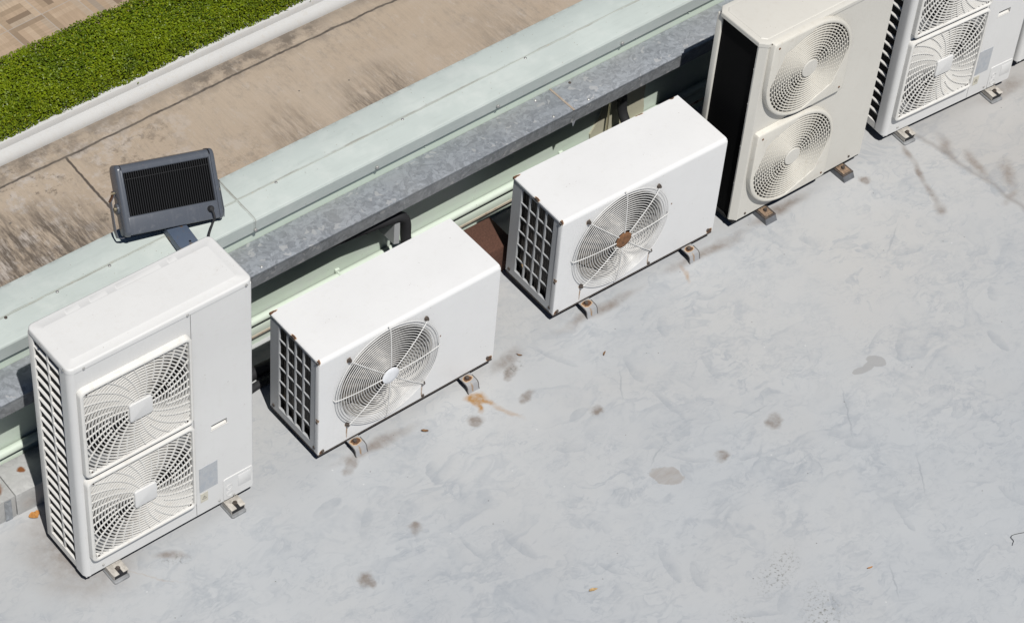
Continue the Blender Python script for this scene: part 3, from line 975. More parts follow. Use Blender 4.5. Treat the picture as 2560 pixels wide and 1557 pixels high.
def smooth_path(pts, n=6):
    P = [Vector(p) for p in pts]
    out = []
    for i in range(len(P) - 1):
        p0, p1, p2, p3 = P[max(0, i - 1)], P[i], P[i + 1], P[min(len(P) - 1, i + 2)]
        for k in range(n):
            t = k / n
            out.append(0.5 * ((2 * p1) + (-p0 + p2) * t + (2 * p0 - 5 * p1 + 4 * p2 - p3) * t * t + (-p0 + 3 * p1 - 3 * p2 + p3) * t ** 3))
    out.append(P[-1])
    return out


rt = empty('insulated_pipe', (0, 0, 0), TH)
tag(rt, 'black foam pipe bending down behind the low unit with the white fan hub', 'pipe')
b = MB()
b.tube(smooth_path([(1.55, 0.62, 0.595), (1.8, 0.615, 0.575), (2.10, 0.61, 0.535), (2.175, 0.607, 0.515), (2.205, 0.605, 0.465), (2.208, 0.600, 0.36), (2.205, 0.56, 0.26), (2.20, 0.42, 0.22)], 7), 0.027, 12)
b.build('pipe_foam', M['rubber'], rt)
b = MB()
b.sheet([(2.135, 0.726), (2.135, 0.60), (2.16, 0.59)], 0.36, 0.50, 0.003, 'z')
b.build('pipe_bracket', M['frame_shaded'], rt)
rt = empty('insulated_pipe', (0, 0, 0), TH)
tag(rt, 'black foam insulated pipe dropping behind the low unit with the rusty fan hub', 'pipe')
b = MB()
b.tube(smooth_path([(3.45, 0.66, 0.60), (3.56, 0.665, 0.56), (3.625, 0.67, 0.48), (3.64, 0.665, 0.36), (3.64, 0.58, 0.26), (3.62, 0.50, 0.22)], 6), 0.026, 12)
b.build('pipe_foam', M['rubber'], rt)
b = MB()
b.tube([(3.578, 0.70, 0.50), (3.578, 0.70, 0.2)], 0.006, 8)
b.build('copper_tube', M['brass'], rt)


for label, pts in (('black insulated pipe lying on the roof between tall and low units at left',
                    [(0.70, 0.36, 0.12), (0.80, 0.42, 0.035), (1.00, 0.47, 0.032), (1.12, 0.56, 0.034), (1.30, 0.60, 0.032), (1.60, 0.58, 0.032)]),
                   ('black insulated pipe added to darken the gap behind the low unit with the rusty hub',  # pipe added to deepen the dark gap beside the cream unit
                    [(2.93, 0.60, 0.032), (3.2, 0.63, 0.032), (3.5, 0.60, 0.034), (3.75, 0.55, 0.032), (3.95, 0.52, 0.06), (4.2, 0.50, 0.12)])):
    rt = empty('insulated_pipe', (0, 0, 0))
    tag(rt, label, 'pipe')
    b = MB()
    b.tube(smooth_path(pts, 7), 0.030, 12)
    b.build('pipe_foam', M['rubber'], rt)
    b = MB()
    b.tube(smooth_path([(p[0], p[1] - 0.062, max(p[2] - 0.01, 0.022)) for p in pts], 7), 0.019, 10)
    b.build('pipe_foam', M['rubber'], rt)

# ------------------------------------------------------------------ tall off-white unit
BZ = 0.061


def ring_band(mb, cx, cz, r, y0, y1, t, n=72, keep=None):
    a = [2 * PI * k / n for k in range(n)]
    for k in range(n):
        t0, t1 = a[k], a[k] + 2 * PI / n
        if keep and not keep(cx + r * math.cos((t0 + t1) / 2), cz + r * math.sin((t0 + t1) / 2)):
            continue
        vs = []
        for tt in (t0, t1):
            c, s = math.cos(tt), math.sin(tt)
            for rr, yy in ((r + t / 2, y0), (r + t / 2, y1), (r - t / 2, y1), (r - t / 2, y0)):
                vs.append((cx + rr * c, yy, cz + rr * s))
        mb.add(vs, [(0, 4, 5, 1), (1, 5, 6, 2), (2, 6, 7, 3), (3, 7, 4, 0)])


def fin(mb, cx, cz, r0, r1, a0, swirl, y0, y1, t, rr0, keep=None, n=14):
    for k in range(n):
        seg = []
        for q in (k, k + 1):
            r = r0 + (r1 - r0) * q / n
            a = a0 + swirl * (r - rr0) / 0.28
            seg.append((cx + r * math.cos(a), cz + r * math.sin(a)))
        (xa, za), (xb, zb) = seg
        if keep and not keep((xa + xb) / 2, (za + zb) / 2):
            continue
        d = Vector((xb - xa, zb - za)).normalized()
        px, pz = -d.y * t / 2, d.x * t / 2
        vs = [(xa + px, y0, za + pz), (xa - px, y0, za - pz), (xa - px, y1, za - pz), (xa + px, y1, za + pz),
              (xb + px, y0, zb + pz), (xb - px, y0, zb - pz), (xb - px, y1, zb - pz), (xb + px, y1, zb + pz)]
        mb.add(vs, [(0, 4, 5, 1), (1, 5, 6, 2), (2, 6, 7, 3), (3, 7, 4, 0)])


def blades(mb, cx, cz, y, r0, r1, nb, pitch=0.06, sweep=0.9, t=0.003, a0=0.0):
    for i in range(nb):
        base = a0 + 2 * PI * i / nb
        G = []
        for a in range(8):
            row = []
            for c in range(9):
                u, v = a / 7, c / 8
                r = r0 + (r1 - r0) * u
                ang = base + v * sweep + u * 0.35
                yy = y + pitch * (0.5 - v) + 0.01 * math.sin(v * PI)
                row.append((cx + r * math.cos(ang), yy, cz + r * math.sin(ang)))
            G.append(row)
        vs = [p for row in G for p in row]
        nn = len(vs)
        vs += [(p[0], p[1] + t, p[2]) for p in vs]
        fs = []
        for a in range(7):
            for c in range(8):
                i0 = a * 9 + c
                q = (i0, i0 + 1, i0 + 10, i0 + 9)
                fs += [q, tuple(k + nn for k in q[::-1])]
        edge = [c for c in range(9)] + [a * 9 + 8 for a in range(1, 8)] + [63 + c for c in range(7, -1, -1)] + [a * 9 for a in range(6, 0, -1)]
        for k in range(len(edge)):
            p, q = edge[k], edge[(k + 1) % len(edge)]
            fs.append((p, q, q + nn, p + nn))
        mb.add(vs, fs)


def screw_y(parent, x, z, y=0.0, r=0.006, mat='zinc'):
    s = MB()
    s.disc_y(x, z, r, y - 0.006, y + 0.001, 10, 0.0025)
    return s.build('screw', M[mat], parent)


def tall_unit(name, label, loc, rz):
    W, D, H = 0.886, 0.305, 1.345
    root = empty(name, (loc[0], loc[1], 0), rz)
    tag(root, label, 'air conditioner', 'outdoor condenser units')
    z0, z1 = BZ, BZ + H
    zt = z1 - 0.028
    holes = [(0.050, 0.548, BZ + 0.130, BZ + 0.628), (0.050, 0.548, BZ + 0.692, BZ + 1.190)]
    # front panel and rounded front-left post
    c = MB()
    c.plate(0.026, 0.5790, z0 + 0.004, zt, 0.0, 0.003, holes)
    arc = [(0.0, 0.066), (0.0, 0.05)] + [(0.026 - 0.026 * math.cos(a), 0.026 - 0.026 * math.sin(a)) for a in [PI / 2 * k / 8 for k in range(9)]]
    c.sheet([(0.010, 0.0665)] + arc, z0 + 0.004, zt, -0.003, 'z')
    for h in holes:
        cx, cz = (h[0] + h[1]) / 2, (h[2] + h[3]) / 2
        c.circ_plate(h, cx, cz, 0.262, 0.0035, 0.006)
    c.build('front_panel', M['shell'], root)
    for h in holes:
        q = MB()
        q.lathe([(0.262, 0.004), (0.248, 0.012), (0.243, 0.03), (0.243, 0.10)], (h[0] + h[1]) / 2, (h[2] + h[3]) / 2, 56)
        q.build('fan_shroud', M['shroud_shaded'], root)
    c = MB()
    hx0, hx1, hz0, hz1 = 0.668, 0.749, BZ + 0.526, BZ + 0.558
    c.plate(0.5815, W - 0.008, z0 + 0.004, zt, -0.0005, 0.003, [(hx0, hx1, hz0, hz1)])
    arc = [(W - 0.008 + 0.008 * math.sin(a), 0.008 - 0.008 * math.cos(a) - 0.0005) for a in [PI / 2 * k / 5 for k in range(6)]]
    c.sheet(arc + [(W, 0.05), (W, D)], z0 + 0.004, zt, 0.003, 'z')
    ap = c.build('access_panel', M['shell'], root)
    g = MB()
    g.add([(hx0, 0.003, hz0), (hx1, 0.003, hz0), (hx1, 0.022, hz0 + 0.006), (hx0, 0.022, hz0 + 0.006), (hx0, 0.003, hz1), (hx1, 0.003, hz1), (hx1, 0.022, hz1), (hx0, 0.022, hz1)],
          [(0, 1, 2, 3), (3, 2, 6, 7), (7, 6, 5, 4), (0, 3, 7, 4), (1, 5, 6, 2)])
    g.add([(hx0 - 0.004, -0.0025, hz0 - 0.005), (hx1 + 0.004, -0.0025, hz0 - 0.005), (hx1 + 0.004, -0.0025, hz0), (hx0 - 0.004, -0.0025, hz0),
           (hx0 - 0.004, 0.001, hz0 - 0.006), (hx1 + 0.004, 0.001, hz0 - 0.006), (hx1 + 0.004, 0.001, hz0), (hx0 - 0.004, 0.001, hz0)],
          [(0, 1, 2, 3), (0, 4, 5, 1), (3, 2, 6, 7), (0, 3, 7, 4), (1, 5, 6, 2)])
    g.build('handle', M['shell_plastic'], ap, smooth=False)
    # back sheet and base pan
    c = MB()
    c.box(0.04, W - 0.004, D - 0.004, D, z0 + 0.004, zt)
    c.box(0.006, W - 0.006, 0.006, D - 0.006, z0 - 0.006, z0 + 0.004)
    c.box(0.58, 0.584, 0.01, D - 0.01, z0 + 0.004, zt)
    c.build('chassis', M['shell'], root, smooth=False)
    # dark fin coil inside
    c = MB()
    c.box(0.012, 0.05, 0.075, D - 0.012, z0 + 0.006, zt - 0.004)
    c.box(0.05, 0.575, 0.225, D - 0.012, z0 + 0.006, zt - 0.004)
    c.build('coil', M['dark'], root, smooth=False)
    # side grille
    c = MB()
    gz0, gz1 = z0 + 0.045, z0 + 1.298
    c.box(-0.001, 0.010, 0.267, D, z0 + 0.004, zt, 0.003)
    c.box(0.0005, 0.010, 0.055, 0.070, z0 + 0.004, zt)
    c.box(0.0, 0.010, 0.070, 0.267, gz1, zt)
    c.box(0.0, 0.010, 0.070, 0.267, z0 + 0.004, gz0)
    c.box(0.002, 0.010, 0.161, 0.173, gz0, gz1, 0.003)
    zz = gz1 - 0.045
    while zz > gz0 + 0.02:
        c.prism([(0.0035, zz - 0.0085), (0.011, zz - 0.002), (0.011, zz + 0.0085), (0.0035, zz + 0.0045), (0.001, zz)], 0.070, 0.267, axis='y')
        c.box(0.0015, 0.010, 0.157, 0.177, zz - 0.011, zz + 0.009, 0.003)
        zz -= 0.0638
    c.build('side_grille', M['shell_plastic'], root)
    # lid with a raised field and small pads along the back
    l = MB()
    e = 0.004
    def loop(i, z, r):
        return [(x, y, z) for x, y in rrect(-e + i, W + e - i, -e + i, D + e - i, max(r - i, 0.006), 7)]
    l.loops([loop(0.002, zt - 0.002, 0.028), loop(0.0, zt, 0.028), loop(0.0, z1 - 0.010, 0.028), loop(0.0015, z1 - 0.004, 0.028), loop(0.005, z1 - 0.0008, 0.028), loop(0.010, z1, 0.028),
             loop(0.046, z1, 0.06), loop(0.048, z1 + 0.0010, 0.06), loop(0.052, z1 + 0.0012, 0.06)])
    for a, bb in ((0.16, 0.23), (0.275, 0.36), (0.40, 0.62), (0.655, 0.70)):
        l.loops([[(x, y, z1 + h) for x, y in rrect(a + q, bb - q, D - 0.052 + q, D - 0.014, 0.012)] for q, h in ((0.0, -0.001), (0.0015, 0.0006), (0.004, 0.0008))])
    lid = l.build('lid', M['shell'], root, angle=40)
    # fan guards
    for h in holes:
        cx, cz = (h[0] + h[1]) / 2 + 0.009, (h[2] + h[3]) / 2
        f = MB()
        X0, X1, Z0, Z1 = 0.026, 0.570, h[2] - 0.022, h[3] + 0.024
        cx, cz = 0.309, (Z0 + Z1) / 2 - 0.005
        def lp(i, y, r):
            return [(x, y, z) for x, z in rrect(X0 + i, X1 - i, Z0 + i, Z1 - i, r, 6)]
        f.loops([lp(0, 0.0005, 0.03), lp(0.001, -0.020, 0.03), lp(0.003, -0.026, 0.028), lp(0.007, -0.029, 0.026), lp(0.012, -0.0295, 0.022), lp(0.017, -0.028, 0.018), lp(0.0185, -0.022, 0.017), lp(0.019, -0.006, 0.017)], False, False)
        kx0, kx1, kz0, kz1 = X0 + 0.018, X1 - 0.018, Z0 + 0.018, Z1 - 0.018
        keep = lambda x, z: kx0 < x < kx1 and kz0 < z < kz1
        r = 0.060
        while r < 0.372:
            yb = -0.022 + 0.003 * (r / 0.37) ** 2
            ring_band(f, cx, cz, r, yb, yb + 0.0082, 0.0038, 84, keep)
            r += 0.0158
        for k in range(32):
            fin(f, cx, cz, 0.055 if k % 2 == 0 else 0.145, 0.37, 2 * PI * k / 32, 0.40, -0.0214, -0.0150, 0.0042, 0.055, keep, 16)
        gd = f.build('fan_guard', M['shell_plastic'], root, angle=30)
        p = MB()
        p.loops([[(x, y, z) for x, z in rrect(cx - 0.056 + i, cx + 0.056 - i, cz - 0.052 + i, cz + 0.052 - i, 0.012 - i, 4)] for i, y in ((0, -0.012), (0, -0.026), (0.0012, -0.0285), (0.003, -0.029))])
        p.build('hub_plate', M['shell'], gd)
        for sx, sz in ((X0 + 0.035, Z1 - 0.03), (X1 - 0.035, Z0 + 0.03), (X0 + 0.035, Z0 + 0.03)):
            q = MB()
            q.disc_y(sx, sz, 0.010, -0.0215, -0.006, 12, 0.002)
            q.cur = 1
            q.disc_y(sx, sz, 0.005, -0.0235, -0.02, 8)
            q.build('screw', [M['shell_plastic'], M['rust_dark']], gd)
        fn = MB()
        fcx, fcz = (h[0] + h[1]) / 2, (h[2] + h[3]) / 2
        blades(fn, fcx, fcz, 0.075, 0.05, 0.235, 3, 0.07, 1.5, a0=0.6)
        fn.disc_y(fcx, fcz, 0.06, 0.03, 0.11, 28, 0.01)
        fn.build('fan', M['fan_shaded'], root)
    # labels
    lb = MB()
    lb.box(0.5975, 0.6935, -0.0022, -0.0004, BZ + 0.153, BZ + 0.314)
    lb.build('rating_label', M['label'], root, smooth=False)
    lb = MB()
    lb.box(0.602, 0.640, -0.0022, -0.0004, BZ + 0.080, BZ + 0.138)
    st = lb.build('warning_sticker', M['sticker'], root, smooth=False)
    tr = MB()
    tz = BZ + 0.100
    tri = [Vector((0.610, 0, tz)), Vector((0.632, 0, tz)), Vector((0.621, 0, tz + 0.020))]
    for k in range(3):
        tr.tube([tri[k] + Vector((0, -0.0024, 0)), tri[(k + 1) % 3] + Vector((0, -0.0024, 0))], 0.0011, 4)
    tr.tube([(0.621, -0.0024, tz + 0.006), (0.621, -0.0024, tz + 0.013)], 0.001, 4)
    tr.build('warning_triangle', M['ink'], st)
    # pipe cover with knock-outs
    pc = MB()
    pc.loops([[(x, y, z) for x, z in rrect(0.722 + i, W - 0.006 - i, BZ + 0.008 + i, BZ + 0.152 - i, 0.012, 4)] for i, y in ((0, -0.0004), (0, -0.003), (0.0015, -0.0045))])
    cover = pc.build('pipe_cover', M['shell'], root)
    for kx, kz in ((0.752, BZ + 0.088), (0.752, BZ + 0.044)):
        k = MB()
        k.lathe([(0.0165, -0.0044), (0.0165, -0.0062), (0.0150, -0.0062), (0.0150, -0.0044)], kx, kz, 20)
        k.build('knock_out', M['shell'], cover)
    pcx = MB()
    pcx.box(0.80, 0.868, -0.0058, -0.0044, BZ + 0.06, BZ + 0.135, 0.0006)
    pcx.build('raised_field', M['shell'], cover)
    for x, z, yy in ((0.068, BZ + 1.325, -0.004), (0.564, BZ + 1.325, -0.004), (0.855, BZ + 1.325, -0.004), (0.09, BZ + 0.03, 0), (0.70, BZ + 0.028, 0), (0.775, BZ + 0.02, -0.004)):
        screw_y(root, x, z, yy)
    for y in (0.03, 0.2):
        s = MB()
        s.box(-0.0095, -0.003, y - 0.005, y + 0.005, zt + 0.008, zt + 0.018, 0.002)
        s.build('screw', M['zinc'], root)
    # feet
    for fx in (0.108, 0.728):
        for back in (0, 1):
            f = MB()
            if back:
                f.box(fx, fx + 0.075, D - 0.05, D + 0.05, BZ - 0.026, BZ - 0.007, 0.002)
                f.box(fx + 0.01, fx + 0.065, D - 0.05, D + 0.045, 0.0, BZ - 0.026, 0.002)
                f.build('foot', M['shell'], root)
                continue
            f.box(fx, fx + 0.028, -0.056, 0.03, 0.042, 0.046, 0.001)
            f.box(fx + 0.047, fx + 0.075, -0.056, 0.03, 0.042, 0.046, 0.001)
            f.box(fx + 0.028, fx + 0.047, -0.014, 0.03, 0.042, 0.046, 0.001)
            f.box(fx + 0.001, fx + 0.004, -0.052, 0.03, 0.018, 0.042)
            f.box(fx + 0.071, fx + 0.074, -0.052, 0.03, 0.018, 0.042)
            f.box(fx, fx + 0.075, 0.028, 0.032, 0.042, BZ - 0.006)
            ft = f.build('foot', M['foot_plate'], root)
            g = MB()
            g.cur = 0
            g.tube([(fx + 0.0375, -0.028, 0.0), (fx + 0.0375, -0.028, 0.062)], 0.0055, 8)
            g.tube([(fx + 0.0375, -0.028, 0.046), (fx + 0.0375, -0.028, 0.056)], 0.011, 6)
            g.build('bolt', M['rust_dark'], ft)
            p = MB()
            p.loops([[(x, y, z) for x, y in rrect(fx - 0.004 + i, fx + 0.076 - i, -0.066 + i, 0.06, 0.010, 3)] for i, z in ((0, 0.0005), (0.0, 0.008), (0.004, 0.013))])
            p.build('pad', M['pad_grey'], ft)
            p2 = MB()
            p2.box(fx + 0.006, fx + 0.069, -0.050, 0.05, 0.011, 0.040)
            p2.build('rubber_mount', M['rubber'], ft)
    return root


left = tall_unit('air_conditioner', 'tall off-white double fan unit in front of the floodlight at the left', (0.0, 0.0), 0.0227)
spec = [((4.868, 0.096), -0.045, 'tall off-white double fan unit just right of the cream one'),
        ((5.885, 0.119), -0.02, 'tall off-white unit at the right edge, only its lower corner in view')]
for (x, y), rz, lab in spec:
    u = copy_tree(left)
    u.location = (x, y, 0)
    u.rotation_euler.z = rz
    u['label'] = lab


# ------------------------------------------------------------------ low white unit with a wire guard
def low_unit(label, loc, rz, hub_mat, rust, tag_id):
    W, D, H = 1.021, 0.372, 0.628
    root = empty('air_conditioner', (loc[0], loc[1], 0), rz)
    tag(root, label, 'air conditioner', 'outdoor condenser units')
    z0, z1 = BZ, BZ + H
    cx, cz, R0 = 0.376, BZ + 0.334, 0.262
    skin = painted('white_painted_metal_' + tag_id, (0.76, 0.757, 0.75), 0.32, 0.035, rust=rust, runs=low_runs())
    rr = 0.022
    c = MB()
    hole = (cx - 0.267, cx + 0.267, cz - 0.267, cz + 0.267)
    c.plate(0.0, W, z0 + 0.004, z1 - rr, 0.0, 0.003, [hole])
    c.circ_plate(hole, cx, cz, R0, 0.0, 0.003, 96)
    bend = [(rr - rr * math.cos(a), z1 - rr + rr * math.sin(a)) for a in [PI / 2 * k / 8 for k in range(9)]]
    c.sheet([(p[0], p[1]) for p in bend] + [(D * 0.5, z1 + 0.0008), (D + 0.004, z1)], 0.0, W, -0.003, 'x')
    c.box(-0.004, 0.0, rr, D + 0.004, z1 - 0.012, z1 - 0.0006, 0.0008)
    c.box(-0.0025, 0.0, 0.0008, rr + 0.004, z0 + 0.006, z1 - rr, 0.0008)
    # right side sheet
    c.sheet([(W - 0.0035, 0.003), (W - 0.0035, D)], z0 + 0.004, z1 - 0.004, 0.003, 'z')
    c.box(0.03, W, D - 0.003, D, z0 + 0.004, z1 - 0.004)
    # stamped hairline along the lower front edge
    casing = c.build('casing', skin, root, angle=40)
    s = MB()
    s.lathe([(R0 + 0.001, -0.0015), (R0 - 0.004, -0.002), (R0 - 0.012, 0.004), (R0 - 0.018, 0.018), (R0 - 0.020, 0.05), (R0 - 0.020, 0.11)], cx, cz, 72)
    s.build('fan_shroud', M['fan_white'], root)
    # dark coil, back and left
    k = MB()
    k.box(0.030, 0.058, 0.05, D - 0.012, z0 + 0.012, z1 - 0.012)
    k.build('coil', M['coil'], root, smooth=False)
    k = MB()
    k.box(0.058, 0.72, D - 0.07, D - 0.012, z0 + 0.012, z1 - 0.012)
    k.box(0.72, 0.726, 0.01, D - 0.012, z0 + 0.012, z1 - 0.012)
    k.build('rear_coil', M['dark'], root, smooth=False)
    bp = MB()
    bp.box(0.002, W - 0.002, 0.002, D - 0.002, z0 - 0.012, z0 + 0.004, 0.002)
    bp.build('base_pan', M['rust_dark'], root)
    # left side frame with its grid of openings
    f = MB()
    ya, yb, za, zb = 0.064, 0.307, z0 + 0.046, z1 - 0.028
    f.box(0.0005, 0.012, 0.004, ya, z0 + 0.004, z1 - 0.013)
    f.box(0.0005, 0.012, yb, D, z0 + 0.004, z1 - 0.013)
    f.box(0.0005, 0.012, ya, yb, zb, z1 - 0.013)
    f.box(0.0005, 0.012, ya, yb, z0 + 0.004, za)
    for i in range(1, 4):
        yy = ya + (yb - ya) * i / 4
        f.box(0.002, 0.010, yy - 0.0042, yy + 0.0042, za, zb)
    for i in range(1, 6):
        zz = za + (zb - za) * i / 6
        f.box(0.003, 0.009, ya, yb, zz - 0.003, zz + 0.003)
    f.build('side_grille', M['frame_shaded'], root, smooth=False)
    # rust chip hanging over the lid edge
    for yy, zz, ss in ((0.195, z1 - 0.004, 0.018), (0.012, z1 - 0.014, 0.010)):
        q = MB()
        pts = [(yy + ss * 1.2 * math.cos(a) * (0.7 + 0.3 * math.sin(3 * a + ss * 90)), zz + ss * 0.55 * math.sin(a) * (0.8 + 0.3 * math.cos(5 * a))) for a in [2 * PI * t / 12 for t in range(12)]]
        q.prism(pts, -0.0068, -0.0035, axis='x')
        q.build('rust_chip', M['rust_dark'], casing, smooth=False)
    # torn foil inside the grille
    q = MB()
    q.add([(0.02, 0.30, za + 0.09), (0.022, 0.262, za + 0.02), (0.026, 0.27, za + 0.055), (0.0212, 0.30, za + 0.09), (0.0232, 0.262, za + 0.02), (0.0272, 0.27, za + 0.055)], [(0, 1, 2), (5, 4, 3), (0, 3, 4, 1), (1, 4, 5, 2), (2, 5, 3, 0)])
    q.build('torn_fin', M['tan_leaf'], root, smooth=False)
    # wire guard
    g = MB()
    n = 19
    for i in range(n):
        r = 0.058 + (0.292 - 0.058) * i / (n - 1)
        y = -0.030 + 0.016 * (r / 0.292) ** 3
        g.tube([(cx + r * math.cos(2 * PI * k / 88), y, cz + r * math.sin(2 * PI * k / 88)) for k in range(88)], 0.0019, 6, closed=True, up=(0, 1, 0))
    for k in range(8):
        a = PI / 8 * 2 * k + 0.0
        c_, s_ = math.cos(a), math.sin(a)
        R1 = 0.305 if k % 2 else 0.296
        path = [(cx + r * c_, -0.0335 + 0.016 * (r / 0.292) ** 3, cz + r * s_) for r in (0.035, 0.1, 0.16, 0.21, 0.25, 0.28, R1)]
        if k % 2 == 0:
            path.append((cx + (R1 + 0.003) * c_, -0.004, cz + (R1 + 0.003) * s_))
        g.tube(path, 0.0026, 6)
    gd = g.build('fan_guard', M['wire'], root, angle=60)
    h = MB()
    h.lathe([(0.046, -0.031), (0.046, -0.0355), (0.043, -0.0375), (0.02, -0.0385)], cx, cz, 32, (True, True))
    h.build('hub_disc', hub_mat, gd)
    for a in (PI / 4, 3 * PI / 4, 5 * PI / 4, 7 * PI / 4):
        q = MB()
        px, pz = cx + 0.306 * math.cos(a), cz + 0.306 * math.sin(a)
        q.disc_y(px, pz, 0.0105, -0.012, 0.0005, 14, 0.003)
        q.disc_y(px, pz, 0.007, -0.018, -0.012, 8, 0.001)
        q.build('guard_clip', M['rust_dark'], gd)
    fn = MB()
    blades(fn, cx, cz, 0.060, 0.05, 0.232, 3, 0.085, 0.95, a0=-0.91)
    fn.disc_y(cx, cz, 0.062, 0.012, 0.10, 32, 0.012)
    fn.build('fan', M['fan_blade'], root)
    for x, z in ((0.025, z0 + 0.02), (0.985, z0 + 0.03), (0.60, z0 + 0.018)):
        screw_y(root, x, z, 0.0, 0.008, 'rust_dark')
    for y, z in ((0.03, z0 + 0.03), (0.345, z0 + 0.03), (0.012, z0 + 0.22)):
        s = MB()
        s.box(-0.004, 0.0008, y - 0.008, y + 0.008, z - 0.008, z + 0.008, 0.0025)
        s.build('screw', M['rust_dark'], root)
    # feet: bent straps down to the roof
    for fx in (0.160, 0.817):
        f = MB()
        p = [(0.10, z0 - 0.0155), (-0.012, z0 - 0.0155), (-0.044, z0 - 0.0165), (-0.056, z0 - 0.020), (-0.0625, z0 - 0.030), (-0.066, 0.010), (-0.071, 0.001)]
        f.sheet(p, fx + 0.006, fx + 0.070, 0.0035, 'x')
        ft = f.build('foot', painted('worn_foot_paint_' + tag_id + str(fx), (0.33, 0.335, 0.345), 0.33, 0.3,
                                      rust=(((fx + 0.038, -0.020, z0 - 0.012), (0.036, 0.024, 0.014)),),
                                      runs=(((fx + 0.034, -0.064, 0.026), (0.007, 0.03, 0.032)),)), root)
        rm = MB()
        for ex_ in (fx + 0.0055, fx + 0.0705):
            rm.tube([(ex_, q[0], q[1]) for q in p[1:]], 0.0024, 6)
        rm.build('foot_edge', M['edge_grey'], ft)
        bl = MB()
        bl.tube([(fx + 0.036, -0.018, z0 - 0.016), (fx + 0.036, -0.018, z0 - 0.004)], 0.010, 6)
        bl.build('bolt', M['rust_dark'], ft)
        f = MB()
        f.sheet([(D - 0.10, z0 - 0.0155), (D + 0.03, z0 - 0.0155), (D + 0.05, z0 - 0.03), (D + 0.055, 0.001)], fx, fx + 0.076, -0.0035, 'x')
        f.build('foot', M['rust_dark'], root)
    return root


def low_rust(seed):
    r = random.Random(seed)
    z0, z1 = BZ, BZ + 0.628
    cx, cz = 0.376, BZ + 0.334
    L = []
    for a in (PI / 4, 3 * PI / 4, 5 * PI / 4, 7 * PI / 4):
        L.append(((cx + 0.306 * math.cos(a), 0, cz + 0.306 * math.sin(a) - 0.004), (0.0145, 0.02, 0.016)))
    L += [((0.02, 0, z0 + 0.012), (0.018, 0.03, 0.016)), ((0.998, 0, z0 + 0.016), (0.022, 0.03, 0.018)), ((0.60, 0, z0 + 0.014), (0.010, 0.02, 0.012)),
          ((0.002, 0.37, z1), (0.045, 0.008, 0.02)), ((0.0, 0.195, z1), (0.010, 0.022, 0.02)), ((0.002, 0.012, z1 - 0.01), (0.010, 0.012, 0.016)),
          ((0.69 + r.uniform(-0.01, 0.02), 0, z0 + 0.37), (0.0045, 0.02, 0.0065)), ((0.0, 0.01, z0 + 0.24), (0.006, 0.02, 0.012))]
    return tuple(L)


def low_runs():
    cx, cz = 0.376, BZ + 0.334
    L = []
    for a, ln in ((5 * PI / 4, 0.062), (7 * PI / 4, 0.075)):
        L.append(((cx + 0.306 * math.cos(a), 0, cz + 0.306 * math.sin(a) - 0.055), (0.0055, 0.02, ln)))
    return tuple(L)


rusty_hub = simple('rusty_hub', (0.19, 0.09, 0.04), 0.85, var=0.5, scale=50)
white_hub = simple('white_hub', (0.74, 0.75, 0.77), 0.35)
low_unit('low white unit with a round wire guard and a white fan hub', (1.221, -0.004), 0.0227, white_hub, low_rust(1), 'a')
low_unit('low white unit with a round wire guard and a rusty brown fan hub', (2.649, 0.075), 0.002, rusty_hub,
         low_rust(5) + (((0.95, 0.02, BZ + 0.61), (0.02, 0.02, 0.008)), ((0.77, 0.375, BZ + 0.628), (0.03, 0.008, 0.01)), ((0.98, 0.375, BZ + 0.628), (0.02, 0.006, 0.01))), 'b')


